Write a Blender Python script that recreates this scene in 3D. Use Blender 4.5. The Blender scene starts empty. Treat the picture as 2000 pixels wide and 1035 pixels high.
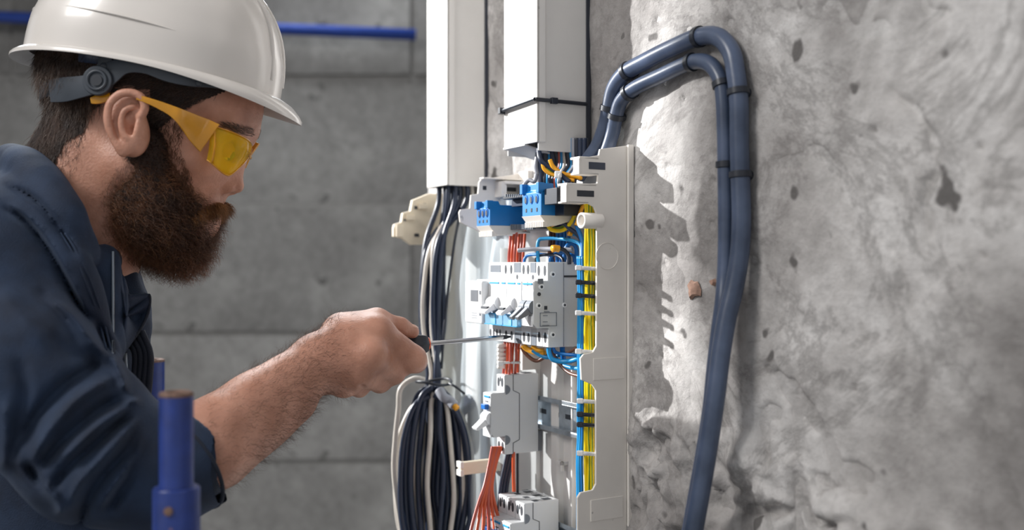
import bpy, math, random
import numpy as np
from mathutils import Vector, Matrix
random.seed(7); RNG = np.random.RandomState(5)
SC = bpy.context.scene; COL = SC.collection
F = 1950.0                                   # focal length in pixels (35 mm lens)

# ------------------------------------------------------------------ camera
cd = bpy.data.cameras.new('camera'); cam = bpy.data.objects.new('camera', cd); COL.objects.link(cam)
cam.rotation_euler = (math.pi/2, 0, 0); cam.location = (0, 0, 0)
cd.sensor_width = 36; cd.lens = 36*F/2000; cd.clip_start = .02; cd.clip_end = 50
cd.dof.use_dof = True; cd.dof.focus_distance = .94; cd.dof.aperture_fstop = 3.6
SC.camera = cam
# ------------------------------------------------------------------ world, sun, exposure
SC.view_settings.view_transform = 'Standard'; SC.view_settings.look = 'None'
SC.view_settings.exposure = 0.0; SC.view_settings.gamma = 1; SC.view_settings.use_curve_mapping = False
wd = bpy.data.worlds.new('world'); SC.world = wd; wd.use_nodes = True
wd.node_tree.nodes['Background'].inputs[0].default_value = (.97, .98, 1, 1)
wd.node_tree.nodes['Background'].inputs[1].default_value = .47
sd = bpy.data.lights.new('sun', 'SUN'); sun = bpy.data.objects.new('sun', sd); COL.objects.link(sun)
SUN = Vector((.9595*.95, -.282*.95, -.312)).normalized()
sun.rotation_euler = SUN.to_track_quat('-Z', 'Y').to_euler(); sun.location = (-3, 2, 2)
sd.energy = 8.6; sd.angle = math.radians(1.1); sd.color = (1, .97, .92)
def area(name, loc, aim, sx, sy, e, col=(1, 1, 1)):
    l = bpy.data.lights.new(name, 'AREA'); o = bpy.data.objects.new(name, l); COL.objects.link(o); l.shape = 'RECTANGLE'; l.size = sx; l.size_y = sy; l.energy = e; l.color = col
    o.location = loc; o.rotation_euler = (Vector(aim)-Vector(loc)).to_track_quat('-Z', 'Y').to_euler(); return o
area('added_rim_back', (-.9, 2.5, 1.4), (-.3, .9, 0), 1.6, .7, 62, (.95, .98, 1))       # added rim lamp high at the back, no opening is built there
area('added_key_front', (-1.5, .0, 1.3), (-.3, .95, 0), .7, .7, 26, (1, .97, .94))      # added key lamp high left of the camera, models the worker

# ------------------------------------------------------------------ geometry of the place
def P(px, py, D): return Vector(((px-1000)/F*D, D, (517.5-py)/F*D))
def W(s, t, z=0.): return Vector((.1145-.5*s-.866*t, .95+.866*s-.5*t, z))      # along the wall, out of the wall, up
def s_of(p, t):
    m = (p-1000)/F; return (.1145-.866*t-m*(.95-.5*t))/(.5+.866*m)
def t_of(p, s):
    m = (p-1000)/F; return (.1145-.5*s-m*(.95+.866*s))/(.866-.5*m)
def zz(py, s, t): return (517.5-py)/F*W(s, t)[1]
def Q(px, py, s):                            # on the plane s = const
    t = t_of(px, s); return W(s, t, zz(py, s, t))
def T(px, py, t):                            # on the plane t = const
    s = s_of(px, t); return W(s, t, zz(py, s, t))
UD = Vector((-.5, .866, 0)); ND = Vector((-.866, -.5, 0))
ROTW = math.radians(120)

# ------------------------------------------------------------------ materials
def newmat(n):
    m = bpy.data.materials.new(n); m.use_nodes = True
    return m, m.node_tree.nodes, m.node_tree.links, m.node_tree.nodes['Principled BSDF']
def mat(name, c, rough=.5, metal=0., var=.08, scale=40., bump=0., bscale=200., spec=.5, sss=0., sheen=0., c2=None, coat=0., dark=None):
    m, N, L, b = newmat(name)
    b.inputs['Roughness'].default_value = rough; b.inputs['Metallic'].default_value = metal
    b.inputs['Specular IOR Level'].default_value = spec
    if coat: b.inputs['Coat Weight'].default_value = coat; b.inputs['Coat Roughness'].default_value = .1
    if sss:
        b.inputs['Subsurface Weight'].default_value = sss; b.inputs['Subsurface Radius'].default_value = (.006, .002, .001); b.inputs['Subsurface Scale'].default_value = 1
    if sheen: b.inputs['Sheen Weight'].default_value = sheen; b.inputs['Sheen Roughness'].default_value = .4; b.inputs['Sheen Tint'].default_value = (.55, .7, 1, 1)
    tc = N.new('ShaderNodeTexCoord')
    n = N.new('ShaderNodeTexNoise'); n.inputs['Scale'].default_value = scale; n.inputs['Detail'].default_value = 6
    L.new(tc.outputs['Object'], n.inputs['Vector'])
    r = N.new('ShaderNodeValToRGB'); r.color_ramp.elements[0].position = .32; r.color_ramp.elements[1].position = .68
    c2 = c2 or tuple(min(1, x*(1+var)) for x in c); c1 = tuple(x*(1-var) for x in c)
    r.color_ramp.elements[0].color = (*c1, 1); r.color_ramp.elements[1].color = (*c2, 1)
    L.new(n.outputs['Fac'], r.inputs['Fac']); out = r.outputs['Color']
    if dark:                                  # sparse specks / grime (own colour of the surface)
        v = N.new('ShaderNodeTexNoise'); v.inputs['Scale'].default_value = dark[1]; v.inputs['Detail'].default_value = 3
        L.new(tc.outputs['Object'], v.inputs['Vector'])
        q = N.new('ShaderNodeValToRGB'); q.color_ramp.elements[0].position = dark[2]; q.color_ramp.elements[1].position = dark[2]+.05
        q.color_ramp.elements[0].color = (0, 0, 0, 1); q.color_ramp.elements[1].color = (1, 1, 1, 1)
        L.new(v.outputs['Fac'], q.inputs['Fac'])
        x = N.new('ShaderNodeMixRGB'); x.inputs[2].default_value = (*dark[0], 1)
        L.new(q.outputs['Color'], x.inputs[0]); L.new(out, x.inputs[1]); out = x.outputs[0]
    L.new(out, b.inputs['Base Color'])
    if bump:
        n2 = N.new('ShaderNodeTexNoise'); n2.inputs['Scale'].default_value = bscale; n2.inputs['Detail'].default_value = 5
        L.new(tc.outputs['Object'], n2.inputs['Vector'])
        bp = N.new('ShaderNodeBump'); bp.inputs['Strength'].default_value = bump; bp.inputs['Distance'].default_value = .002
        L.new(n2.outputs['Fac'], bp.inputs['Height']); L.new(bp.outputs['Normal'], b.inputs['Normal'])
    return m
def concrete(name, cols, scale, pits=1., bump=.6):
    m, N, L, b = newmat(name); b.inputs['Roughness'].default_value = .88
    tc = N.new('ShaderNodeTexCoord')
    def noise(s, d=8, r=.6, dist=0):
        n = N.new('ShaderNodeTexNoise'); n.inputs['Scale'].default_value = s; n.inputs['Detail'].default_value = d
        n.inputs['Roughness'].default_value = r; n.inputs['Distortion'].default_value = dist
        L.new(tc.outputs['Object'], n.inputs['Vector']); return n.outputs['Fac']
    def ramp(f, stops):
        r = N.new('ShaderNodeValToRGB'); e = r.color_ramp.elements
        while len(e) < len(stops): e.new(.5)
        for k, (p, c) in enumerate(stops): e[k].position = p; e[k].color = (*c, 1) if len(c) == 3 else c
        L.new(f, r.inputs['Fac']); return r.outputs['Color']
    def mix(f, a, c, typ='MIX'):
        x = N.new('ShaderNodeMixRGB'); x.blend_type = typ
        if hasattr(f, 'links'): L.new(f, x.inputs[0])
        else: x.inputs[0].default_value = f
        for i, q in ((1, a), (2, c)):
            if hasattr(q, 'links'): L.new(q, x.inputs[i])
            else: x.inputs[i].default_value = (*q, 1)
        return x.outputs[0]
    base = ramp(noise(scale, 9, .62, .6), [(.30, cols[0]), (.5, cols[1]), (.68, cols[2])])
    base = mix(ramp(noise(scale*.45, 4, .5, 1.5), [(.42, (0, 0, 0)), (.60, (.85, .85, .85))]), base, cols[0])
    base = mix(ramp(noise(scale*1.1, 9, .72, .8), [(.46, (0, 0, 0)), (.5, (.5, .5, .5)), (.54, (0, 0, 0))]), base, tuple(.8*x for x in cols[0]))
    fine = noise(scale*14, 6, .7)
    base = mix(.35, base, ramp(fine, [(.3, (.35, .34, .33)), (.6, (1, 1, 1))]), 'MULTIPLY')
    pit = ramp(noise(scale*6.5, 2, .4), [(.70-.02*pits, (0, 0, 0)), (.735, (1, 1, 1))])
    base = mix(pit, base, tuple(.55*x for x in cols[0]))
    L.new(base, b.inputs['Base Color'])
    h = mix(.5, noise(scale*3, 8, .65, .3), fine)
    bp = N.new('ShaderNodeBump'); bp.inputs['Strength'].default_value = bump; bp.inputs['Distance'].default_value = .006
    L.new(h, bp.inputs['Height']); L.new(bp.outputs['Normal'], b.inputs['Normal'])
    return m
def clearmat(name, col, alpha, rough=.1, trans=0.):
    m, N, L, b = newmat(name); b.inputs['Base Color'].default_value = (*col, 1); b.inputs['Roughness'].default_value = rough
    out = N['Material Output']; tr = N.new('ShaderNodeBsdfTransparent'); tr.inputs[0].default_value = (*[min(1, .35+.65*x) if not trans else x for x in col], 1)
    mx = N.new('ShaderNodeMixShader'); mx.inputs[0].default_value = alpha
    L.new(tr.outputs[0], mx.inputs[1]); L.new(b.outputs[0], mx.inputs[2]); L.new(mx.outputs[0], out.inputs[0])
    return m
M = {}
M['wall'] = concrete('rough_plaster', [(.25, .235, .228), (.54, .52, .508), (.80, .785, .775)], 5.5, .1, .8)
M['rubble'] = concrete('broken_plaster', [(.28, .26, .25), (.55, .525, .505), (.74, .72, .70)], 22, 1, 1.)
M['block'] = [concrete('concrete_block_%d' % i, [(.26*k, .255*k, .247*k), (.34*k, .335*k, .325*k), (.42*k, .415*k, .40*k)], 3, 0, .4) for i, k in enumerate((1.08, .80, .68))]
M['mortar'] = mat('mortar', (.23, .225, .217), .9, bump=.4)
M['floor'] = concrete('screed', [(.1, .1, .1), (.15, .15, .145), (.2, .2, .19)], 2)
M['shading_ceiling'] = concrete('ceiling_concrete', [(.08, .08, .085), (.12, .12, .12), (.15, .15, .15)], 2)
M['brick'] = mat('exposed_brick', (.40, .25, .19), .9, var=.3, scale=120, bump=.6)
M['duct'] = mat('trunking_plastic', (.77, .75, .725), .42, var=.03, scale=20, dark=((.4, .39, .37), 60, .73))
M['duct_shadow'] = mat('trunking_gap_shadow', (.035, .04, .055), .6)  # shadow between trunking and wall, given as a dark colour
M['cream'] = mat('cream_plastic', (.80, .76, .71), .45, var=.03, scale=30, dark=((.42, .39, .36), 70, .72))
M['cream2'] = mat('warm_cream_plastic', (.80, .70, .54), .5, var=.04, scale=30)
M['back'] = mat('panel_back_plastic', (.70, .68, .66), .35, var=.03)
M['dev'] = mat('device_plastic_shaded', (.62, .63, .64), .38, var=.02, scale=30)  # white plastic with the shade of the side faces in its colour
M['devw'] = mat('device_plastic_lit', (.82, .83, .84), .33, var=.02, scale=30)  # same white plastic, lighter tone for the lit fronts
M['hole'] = mat('dark_hole', (.03, .035, .045), .6)
M['greyw'] = mat('grey_insert', (.16, .18, .21), .45)
M['tgrey'] = mat('toggle_grey', (.17, .18, .20), .35)
M['blue'] = mat('blue_plastic', (.012, .19, .52), .35, var=.06)
M['bluestripe'] = mat('blue_print', (.02, .33, .66), .4)
M['bluebtn'] = mat('blue_button', (.02, .17, .58), .3)
M['red'] = mat('red_print', (.6, .05, .04), .4)
M['black'] = mat('black_plastic', (.018, .022, .032), .38, var=.2)
M['steel'] = mat('galvanised_rail', (.50, .55, .60), .28, .9, var=.18, scale=90, bump=.15)
M['chrome'] = mat('chromed_steel', (.60, .61, .63), .14, 1., var=.05)
M['white_tie'] = mat('white_nylon', (.85, .85, .84), .4)
M['orange'] = mat('orange_ring', (.9, .13, .03), .4)
M['pipe'] = mat('dark_cable_sheath', (.042, .062, .11), .33, var=.25, scale=25, c2=(.085, .115, .19), bump=.08, bscale=60)
M['post'] = mat('blue_paint', (.012, .034, .19), .36, var=.25, scale=50, bump=.2, bscale=90, dark=((.33, .16, .08), 42, .74))
M['bluepipe'] = mat('blue_beam_paint', (.012, .05, .30), .5)
M['rust'] = mat('rusty_rim', (.17, .10, .075), .7, var=.4, scale=200)
M['skin'] = mat('skin', (.50, .235, .155), .45, var=.16, scale=38, bump=.28, bscale=420, sss=.12, c2=(.62, .32, .225))
M['hair'] = mat('dark_hair', (.045, .027, .02), .42, var=.4, scale=60, c2=(.12, .07, .045))
M['beard'] = mat('beard_hair', (.016, .011, .011), .40, var=.5, scale=17, c2=(.27, .11, .05))
M['beardcore'] = mat('beard_underlayer', (.03, .016, .012), .8, var=.4, scale=60, bump=1., bscale=500)
M['moustache'] = mat('moustache_hair', (.20, .085, .035), .42, var=.4, scale=60, c2=(.42, .20, .08))
M['armhair'] = mat('arm_hair', (.10, .05, .03), .45)
M['nail'] = mat('finger_nail', (.70, .42, .32), .25)
M['eye'] = mat('eyeball', (.75, .72, .7), .15)
M['iris'] = mat('iris', (.06, .09, .1), .2)
M['lip'] = mat('lip', (.48, .19, .16), .4)
M['jacket'] = mat('navy_fabric', (.008, .018, .045), .82, var=.3, scale=30, bump=.35, bscale=900, sheen=.12, c2=(.014, .032, .074))
M['jacket2'] = mat('navy_ribbed_fabric', (.009, .014, .028), .8, var=.3, scale=30, bump=.35, bscale=900, sheen=.06)
M['zip'] = mat('zip_metal', (.55, .62, .7), .35, .4)
M['helmet'] = mat('white_shell', (.70, .665, .63), .27, var=.03, scale=12, coat=.35, dark=((.42, .38, .34), 34, .745))
M['strap'] = mat('grey_suspension', (.045, .055, .07), .45, var=.15)
M['lens'] = clearmat('yellow_lens', (1., .80, .05), .26, .05, 1.)
M['temple'] = mat('yellow_plastic', (.78, .36, .01), .18, var=.12, scale=60, coat=.4)
M['temple'].node_tree.nodes['Principled BSDF'].inputs['Transmission Weight'].default_value = .35
M['film'] = clearmat('plastic_film', (.80, .87, .91), .42, .25)
M['cover'] = clearmat('clear_blue_cover', (.40, .70, .90), .55, .08)
M['glass'] = clearmat('window_glass', (.95, .97, 1), .04, .02)
def wiremat(n, c, r=.32): M[n] = mat(n, c, r, var=.06, scale=40)
wiremat('w_yellow', (.85, .62, .0)); wiremat('w_green', (.16, .32, .03)); wiremat('w_blue', (.008, .16, .50)); wiremat('w_lblue', (.015, .26, .56))
wiremat('w_orange', (.66, .10, .03)); wiremat('w_red', (.52, .10, .07)); wiremat('w_brown', (.16, .07, .045)); wiremat('w_black', (.018, .022, .035))
wiremat('w_navy', (.02, .03, .06)); wiremat('w_white', (.66, .61, .55)); wiremat('w_grey', (.30, .31, .35)); wiremat('w_amber', (.85, .38, .02))

# ------------------------------------------------------------------ mesh helpers
class MB:
    def __init__(s): s.v = []; s.f = []
    def add(s, v, f):
        o = len(s.v); s.v += [tuple(x) for x in v]; s.f += [tuple(i+o for i in q) for q in f]; return s
    def box(s, x0, x1, y0, y1, z0, z1):
        v = [(x, y, z) for x in (x0, x1) for y in (y0, y1) for z in (z0, z1)]
        return s.add(v, [(0, 1, 3, 2), (4, 6, 7, 5), (0, 4, 5, 1), (2, 3, 7, 6), (0, 2, 6, 4), (1, 5, 7, 3)])
    def prism(s, poly, a, b, axis=0):            # poly (u, v) extruded along axis from a to b
        n = len(poly)
        def mk(u, v, w): return (w, u, v) if axis == 0 else (u, w, v) if axis == 1 else (u, v, w)
        vs = [mk(u, v, a) for u, v in poly]+[mk(u, v, b) for u, v in poly]
        return s.add(vs, [tuple(range(n-1, -1, -1)), tuple(range(n, 2*n))]+[(i, (i+1) % n, n+(i+1) % n, n+i) for i in range(n)])
    def tube(s, pts, r, seg=10, cap=True, flat=None):
        pts = [Vector(p) for p in pts]; n = len(pts); rs = r if isinstance(r, (list, tuple)) else [r]*n
        d0 = (pts[1]-pts[0]).normalized(); up = Vector((0, 0, 1)) if abs(d0.z) < .9 else Vector((0, 1, 0))
        a = d0.cross(up).normalized(); vs = []
        for i, p in enumerate(pts):
            d = (pts[min(i+1, n-1)]-pts[max(i-1, 0)]).normalized()
            a = (a-d*a.dot(d)).normalized(); b = d.cross(a)
            for k in range(seg):
                an = 2*math.pi*k/seg; vs.append(p+(a*math.cos(an)+b*math.sin(an)*(flat or 1))*rs[i])
        fs = [(i*seg+k, i*seg+(k+1) % seg, (i+1)*seg+(k+1) % seg, (i+1)*seg+k) for i in range(n-1) for k in range(seg)]
        if cap: fs += [tuple(range(seg-1, -1, -1)), tuple(range((n-1)*seg, n*seg))]
        return s.add(vs, fs)
    def cyl(s, a, b, r, r2=None, seg=16): return s.tube([a, b], [r, r if r2 is None else r2], seg)
    def obj(s, name, m, parent=None, smooth=False, bevel=0, loc=None, rot=None, auto=False):
        me = bpy.data.meshes.new(name); me.from_pydata(s.v, [], s.f); me.update()
        return mkobj(name, me, m, parent, smooth, bevel, loc, rot)
def mkobj(name, me, m, parent=None, smooth=False, bevel=0, loc=None, rot=None):
    o = bpy.data.objects.new(name, me); COL.objects.link(o); me.materials.append(m)
    if smooth: me.polygons.foreach_set('use_smooth', [True]*len(me.polygons))
    if parent: o.parent = parent
    if loc is not None: o.location = loc
    if rot is not None: o.rotation_euler = rot
    if bevel:
        b = o.modifiers.new('bevel', 'BEVEL'); b.width = bevel; b.segments = 2; b.limit_method = 'ANGLE'; b.angle_limit = .6
    return o
def tag(o, label, cat=None, group=None, kind=None):
    if label: o['label'] = label
    if cat: o['category'] = cat
    if group: o['group'] = group
    if kind: o['kind'] = kind
    return o
def empty(name, loc, rz=0., **k):
    o = bpy.data.objects.new(name, None); COL.objects.link(o); o.location = loc; o.rotation_euler = (0, 0, rz); o.empty_display_size = .01
    tag(o, k.get('label'), k.get('cat'), k.get('group')); return o
def inv(root):                                # world point -> local of an Empty (location + z rotation)
    mi = (Matrix.Translation(root.location) @ Matrix.Rotation(root.rotation_euler.z, 4, 'Z')).inverted()
    return lambda p: mi @ Vector(p)
def copy_tree(o, parent=None):
    c = o.copy(); COL.objects.link(c); c.parent = parent
    for ch in list(o.children): copy_tree(ch, c)
    return c
def spline(pts, n=8, closed=False):          # Catmull-Rom
    pts = [Vector(p) for p in pts]; out = []
    N_ = len(pts)
    for i in range(N_-1):
        p0 = pts[max(i-1, 0)]; p1 = pts[i]; p2 = pts[i+1]; p3 = pts[min(i+2, N_-1)]
        for k in range(n):
            t = k/n
            out.append(.5*((2*p1)+(p2-p0)*t+(2*p0-5*p1+4*p2-p3)*t*t+(3*p1-p0-3*p2+p3)*t**3))
    out.append(pts[-1]); return out
def wire(name, pts, r, m, label, cat='wire', group=None, n=7, parent=None, seg=10):
    pts = spline(pts, n); o0 = Vector((0, 0, 0)) if parent else pts[0].copy()
    mb = MB(); mb.tube([p-o0 for p in pts], r, seg)
    o = mb.obj(name, M[m] if isinstance(m, str) else m, parent, True, loc=o0)
    if not parent: tag(o, label, cat, group)
    return o
def smooth_ang(o, ang=.7):
    o.data.polygons.foreach_set('use_smooth', [True]*len(o.data.polygons))
    o.data.set_sharp_from_angle(angle=ang)

# value noise on numpy arrays
_L = np.random.RandomState(3).rand(64, 64, 64).astype(np.float32)
def vnoise(x, y, z, s):
    x = x*s+100; y = y*s+100; z = z*s+100
    x, y, z = np.broadcast_arrays(x, y, z)
    i = np.floor(x).astype(int); j = np.floor(y).astype(int); k = np.floor(z).astype(int)
    fx = x-i; fy = y-j; fz = z-k; fx = fx*fx*(3-2*fx); fy = fy*fy*(3-2*fy); fz = fz*fz*(3-2*fz)
    i &= 63; j &= 63; k &= 63; i1 = (i+1) & 63; j1 = (j+1) & 63; k1 = (k+1) & 63
    def l(a, b, t): return a+(b-a)*t
    return l(l(l(_L[i, j, k], _L[i1, j, k], fx), l(_L[i, j1, k], _L[i1, j1, k], fx), fy),
             l(l(_L[i, j, k1], _L[i1, j, k1], fx), l(_L[i, j1, k1], _L[i1, j1, k1], fx), fy), fz)*2-1
def fbm(x, y, z, s, o=4):
    r = 0; a = 1.
    for _ in range(o): r = r+a*vnoise(x, y, z, s); s *= 2.03; a *= .5
    return r

# ================================================================== THE SETTING
# right-hand wall: rough plaster, real relief
S = np.concatenate([np.linspace(-1.6, -.5, 12)[:-1], np.linspace(-.5, .03, 190)[:-1], np.linspace(.03, .457, 60)])
Z = np.concatenate([np.linspace(-1.45, -.36, 10)[:-1], np.linspace(-.36, .30, 230)[:-1], np.linspace(.30, 1.5, 8)])
gs, gz = np.meshgrid(S, Z, indexing='ij'); g0 = np.zeros_like(gs)
h = .0022*fbm(gs, g0, gz, 9, 4)+.0012*fbm(gs, g0+3, gz, 45, 3)
edge = -.122+.010*vnoise(gs, g0, gz, 30)+.35*(gs+.05)*(gs < -.05)*.35+.014*vnoise(gs, g0+9, gz, 12)
lump = np.clip((edge-gz)/.028, 0, 1)*np.clip((-gs+.03)/.02, 0, 1); lump = lump*lump*(3-2*lump)
ridged = 1-np.abs(fbm(gs, g0+5, gz, 24, 4))
h += lump*(.009+.014*(ridged-.5)+.006*vnoise(gs, g0+7, gz, 60)+.003*vnoise(gs, g0+7, gz, 130))
h = np.maximum(h, -.0055)
h = np.where((gs > -.02) & (h > .004), .004+(h-.004)*.25, h)
for k in range(90):                            # pits
    cs = random.uniform(-.48, .28); cz = random.uniform(-.32, .28); r = random.choice([.0018, .002, .0025, .004])
    h -= .006*np.exp(-((gs-cs)**2+(gz-cz)**2)/(r*r))
cr_r = random.Random(12)
for k in range(24):                            # cracks and gouges
    if k < 9: cs, cz, st, dp, wd_, an = cr_r.uniform(-.14, -.01), cr_r.uniform(-.26, -.15), 7, .010, .0022, cr_r.uniform(1.2, 2.)
    elif k < 18: cs, cz, st, dp, wd_, an = cr_r.uniform(-.36, -.16), cr_r.uniform(-.25, -.09), 9, .014, .0045, cr_r.uniform(-.5, 2.2)
    else: cs, cz, st, dp, wd_, an = cr_r.uniform(-.40, -.20), cr_r.uniform(-.02, .20), 12, .004, .0035, cr_r.uniform(-.4, 1.6)
    for j in range(st):
        c2, z2_ = cs+math.cos(an)*.006, cz+math.sin(an)*.006; w_ = wd_*cr_r.uniform(.6, 1.3)
        m_ = (np.abs(gs-cs) < .02) & (np.abs(gz-cz) < .02)
        t_ = np.clip(((gs-cs)*(c2-cs)+(gz-cz)*(z2_-cz))/3.6e-5, 0, 1); d2_ = (gs-cs-t_*(c2-cs))**2+(gz-cz-t_*(z2_-cz))**2
        h -= m_*dp*.6*np.exp(-d2_/(w_*w_)); cs, cz = c2, z2_; an += cr_r.uniform(-.6, .6)
fx0 = np.clip((S+.5)/.1, 0, 1)[:, None]
h = h*np.where(gs < -.5, .5, 1)
ver = np.stack([.1145-.5*gs-.866*h, .95+.866*gs-.5*h, gz], -1)
ns, nz = gs.shape
idx = np.arange(ns*nz).reshape(ns, nz)
q = np.stack([idx[:-1, :-1], idx[:-1, 1:], idx[1:, 1:], idx[1:, :-1]], -1).reshape(-1, 4)
vl = ver.reshape(-1, 3).tolist(); fl = q.tolist()
wr = MB(); wr.v = vl; wr.f = fl
o_ = len(wr.v)                                # body of the wall behind the plaster
cor = [W(-1.6, -.006), W(.457, -.001), W(.457, -.30), W(-1.6, -.30)]
wr.add([(c.x, c.y, zq) for zq in (-1.45, 1.5) for c in cor], [(0, 4, 5, 1), (1, 5, 6, 2), (2, 6, 7, 3), (3, 7, 4, 0), (0, 1, 2, 3), (4, 7, 6, 5)])
wall_right = wr.obj('wall_right', M['wall'], smooth=True)
wall_right['kind'] = 'structure'
mats_ = wall_right.data.materials; mats_.append(M['rubble'])
lm = (lump[:-1, :-1] > 9).reshape(-1)
mi = np.zeros(len(wall_right.data.polygons), dtype=np.int32); mi[:len(lm)] = lm; wall_right.data.polygons.foreach_set('material_index', mi)
def chip(px, py, w, seed):
    rr = random.Random(seed); s = s_of(px, .001); z0 = zz(py, s, .001); n = 12; pts = []
    for k in range(n):
        a = 2*math.pi*k/n; r = w*rr.uniform(.55, 1.15); pts.append((s+math.cos(a)*r*1.1, z0+math.sin(a)*r*1.2))
    mb = MB(); v = [W(a, -.001, b) for a, b in pts]+[W(s+(a-s)*.7, .0022, z0+(b-z0)*.7) for a, b in pts]+[W(s, .0024, z0)]
    mb.add(v, [(k, (k+1) % n, n+(k+1) % n, n+k) for k in range(n)]+[(n+k, n+(k+1) % n, 2*n) for k in range(n)])
    mb.obj('brick_chip', M['brick'], wall_right)
chip(1353, 566, .0085, 1); chip(1391, 551, .003, 2)

# back wall of concrete blocks, each block its own piece
wall_back = MB().box(-3.1, 2.2, 3.006, 3.3, -1.45, 1.5).obj('wall_back', M['mortar']); wall_back['kind'] = 'structure'
zb = -1.45+.09; row = 0; bh = .385
blk = {}
while zb < 1.5:
    z1 = min(zb+bh, 1.5); x = -3.1+(-.8 if row % 2 else -.4)
    while x < 2.2:
        x0 = max(x+.006, -3.1); x1 = min(x+1.2-.006, 2.2)
        if x1-x0 > .05:
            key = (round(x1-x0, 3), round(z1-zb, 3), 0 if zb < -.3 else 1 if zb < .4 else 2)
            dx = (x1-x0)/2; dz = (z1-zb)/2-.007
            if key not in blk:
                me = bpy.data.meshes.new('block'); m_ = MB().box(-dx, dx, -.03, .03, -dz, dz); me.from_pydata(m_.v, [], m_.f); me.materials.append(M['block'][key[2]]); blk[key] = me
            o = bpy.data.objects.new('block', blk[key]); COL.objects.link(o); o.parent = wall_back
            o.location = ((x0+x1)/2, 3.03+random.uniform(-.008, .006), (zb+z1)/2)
        x += 1.2
    zb += bh; row += 1
# unseen left wall and window, added to shape the sunlit patch
YJ = 1.68
wl = MB()
wl.box(-2.8, -2.6, .2, YJ, -1.45, 1.5); wl.box(-2.8, -2.6, 2.95, 3.03, -1.45, 1.5)
wl.box(-2.8, -2.6, YJ, 2.95, -1.45, -.35); wl.box(-2.8, -2.6, YJ, 2.95, 1.42, 1.5)
wl.obj('sun_cut_wall_left', M['block'][1])['kind'] = 'structure'
wf = empty('added_window_1', (-2.7, (YJ+2.95)/2, -.35)); wf['kind'] = 'structure'
l = (2.95-YJ)/2
MB().box(-.03, .03, -l, -l+.03, 0, 1.77).box(-.03, .03, l-.03, l, 0, 1.77).box(-.03, .03, -l, l, 0, .03).box(-.03, .03, -l, l, 1.74, 1.77).obj('added_window_frame', M['steel'], wf)
MB().box(-.003, .003, -l+.03, l-.03, .03, 1.74).obj('added_window_pane', M['glass'], wf)
MB().box(-3.2, 2.2, -.6, 3.3, -1.55, -1.45).obj('floor', M['floor'])['kind'] = 'structure'
MB().box(-3.2, 2.2, 1.6, 3.3, 1.5, 1.6).obj('shading_ceiling', M['shading_ceiling'])['kind'] = 'structure'  # partial ceiling out of view, added to darken the back wall
# painted blue beam across the back wall
a = P(-250, 22, 2.93); b = P(812, 68, 2.93)
bm_ = empty('blue_steel_pipe', a, label='long blue painted steel pipe fixed high across the block wall', cat='pipe')
d = b-a; MB().tube([(0, 0, 0), d], .017, 16).obj('pipe_body', M['bluepipe'], bm_, True)
for k in (.12, .5): MB().box(-.02, .02, -.022, .075, -.026, .026).obj('pipe_bracket', M['black'], bm_, loc=d*k)

# ================================================================== TRUNKING
def trunk(s0, s1, depth, z0, label, openend):
    r = empty('cable_trunking', W(s0, .0, z0), ROTW, label=label, cat='cable trunking', group=None)
    w = s1-s0; H = .9
    mb = MB(); th = .002; y0 = .004                                      # base channel (inner) and sides
    mb.box(0, w, y0, y0+th, 0, H); mb.box(0, th, y0, depth-.003, 0, H); mb.box(w-th, w, y0, depth-.003, 0, H)
    mb.obj('channel', M['duct'], r, bevel=.0005)
    MB().box(-.0012, w+.001, .0, .0045, .0, H).obj('gap_shadow_strip', M['duct_shadow'], r)  # dark strip standing in for the shadow gap behind the trunking
    c = MB(); zc = openend
    c.box(-.0022, w+.0022, depth-.003, depth, zc, H); c.box(-.0022, -.0002, depth-.010, depth, zc, H); c.box(w+.0002, w+.0022, depth-.010, depth, zc, H)
    c.obj('cover', M['duct'], r, bevel=.0008)
    return r
s2n = s_of(1152, 0); t2 = t_of(1047, s2n); s2f = s_of(986, t2)
z2 = zz(297, s2n, .03)
trunk(s2n, s2f, t2, z2, 'white plastic cable trunking with a black cable tie around it, above the blue terminal blocks', .008)
s1n = s_of(953, 0); t1 = t_of(872, s1n); s1f = s_of(835, t1)
trunk(s1n, s1f, t1, zz(363, s1n, .03), 'white cable trunking further along the wall, black and white cables hanging out of it', .0)
# bent lid end under the near trunking
lid = MB(); sL = s2f+.004; zl = zz(292, s2f, t2)
lid.prism([(t2, zl+.002), (t2-.045, zl-.0085), (t2-.045, zl-.0105), (t2, zl)], s2n+.022, sL)
o = empty('trunking_end_lid', W(s2n+.022, t2-.04, zl), 0, label='bent plastic lid flap under the open end of the tied trunking', cat='lid')
lid2 = MB(); L_ = inv(o); lid2.add([L_(W(*v)) for v in lid.v], lid.f); lid2.obj('flap', M['duct'], o, bevel=.0004)
# black cable tie round the near trunking
tie = empty('cable_tie', W(s2n, t2, zz(195, s2n, t2)), ROTW, label='long black cable tie strapped around the nearest white trunking', cat='cable tie')
w2 = s2f-s2n; dt = .0032
ring = [(-dt, -t2+.006, 0), (-dt, dt, 0), (w2+dt, dt, -.003), (w2+dt, -t2+.006, -.002)]
mb = MB()
for a, b in zip(ring[:-1], ring[1:]):
    a = Vector(a); b = Vector(b); mb.tube([a, b], .0020, 8)
mb.obj('strap', M['black'], tie)
MB().box(-.0062, -.0015, -.022, -.015, -.003, .003).obj('locking_head', M['black'], tie, bevel=.0005)
MB().box(w2-.001, w2+.004, .000, .0062, -.006, .0005).obj('strap_tail', M['black'], tie, bevel=.0005)

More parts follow.
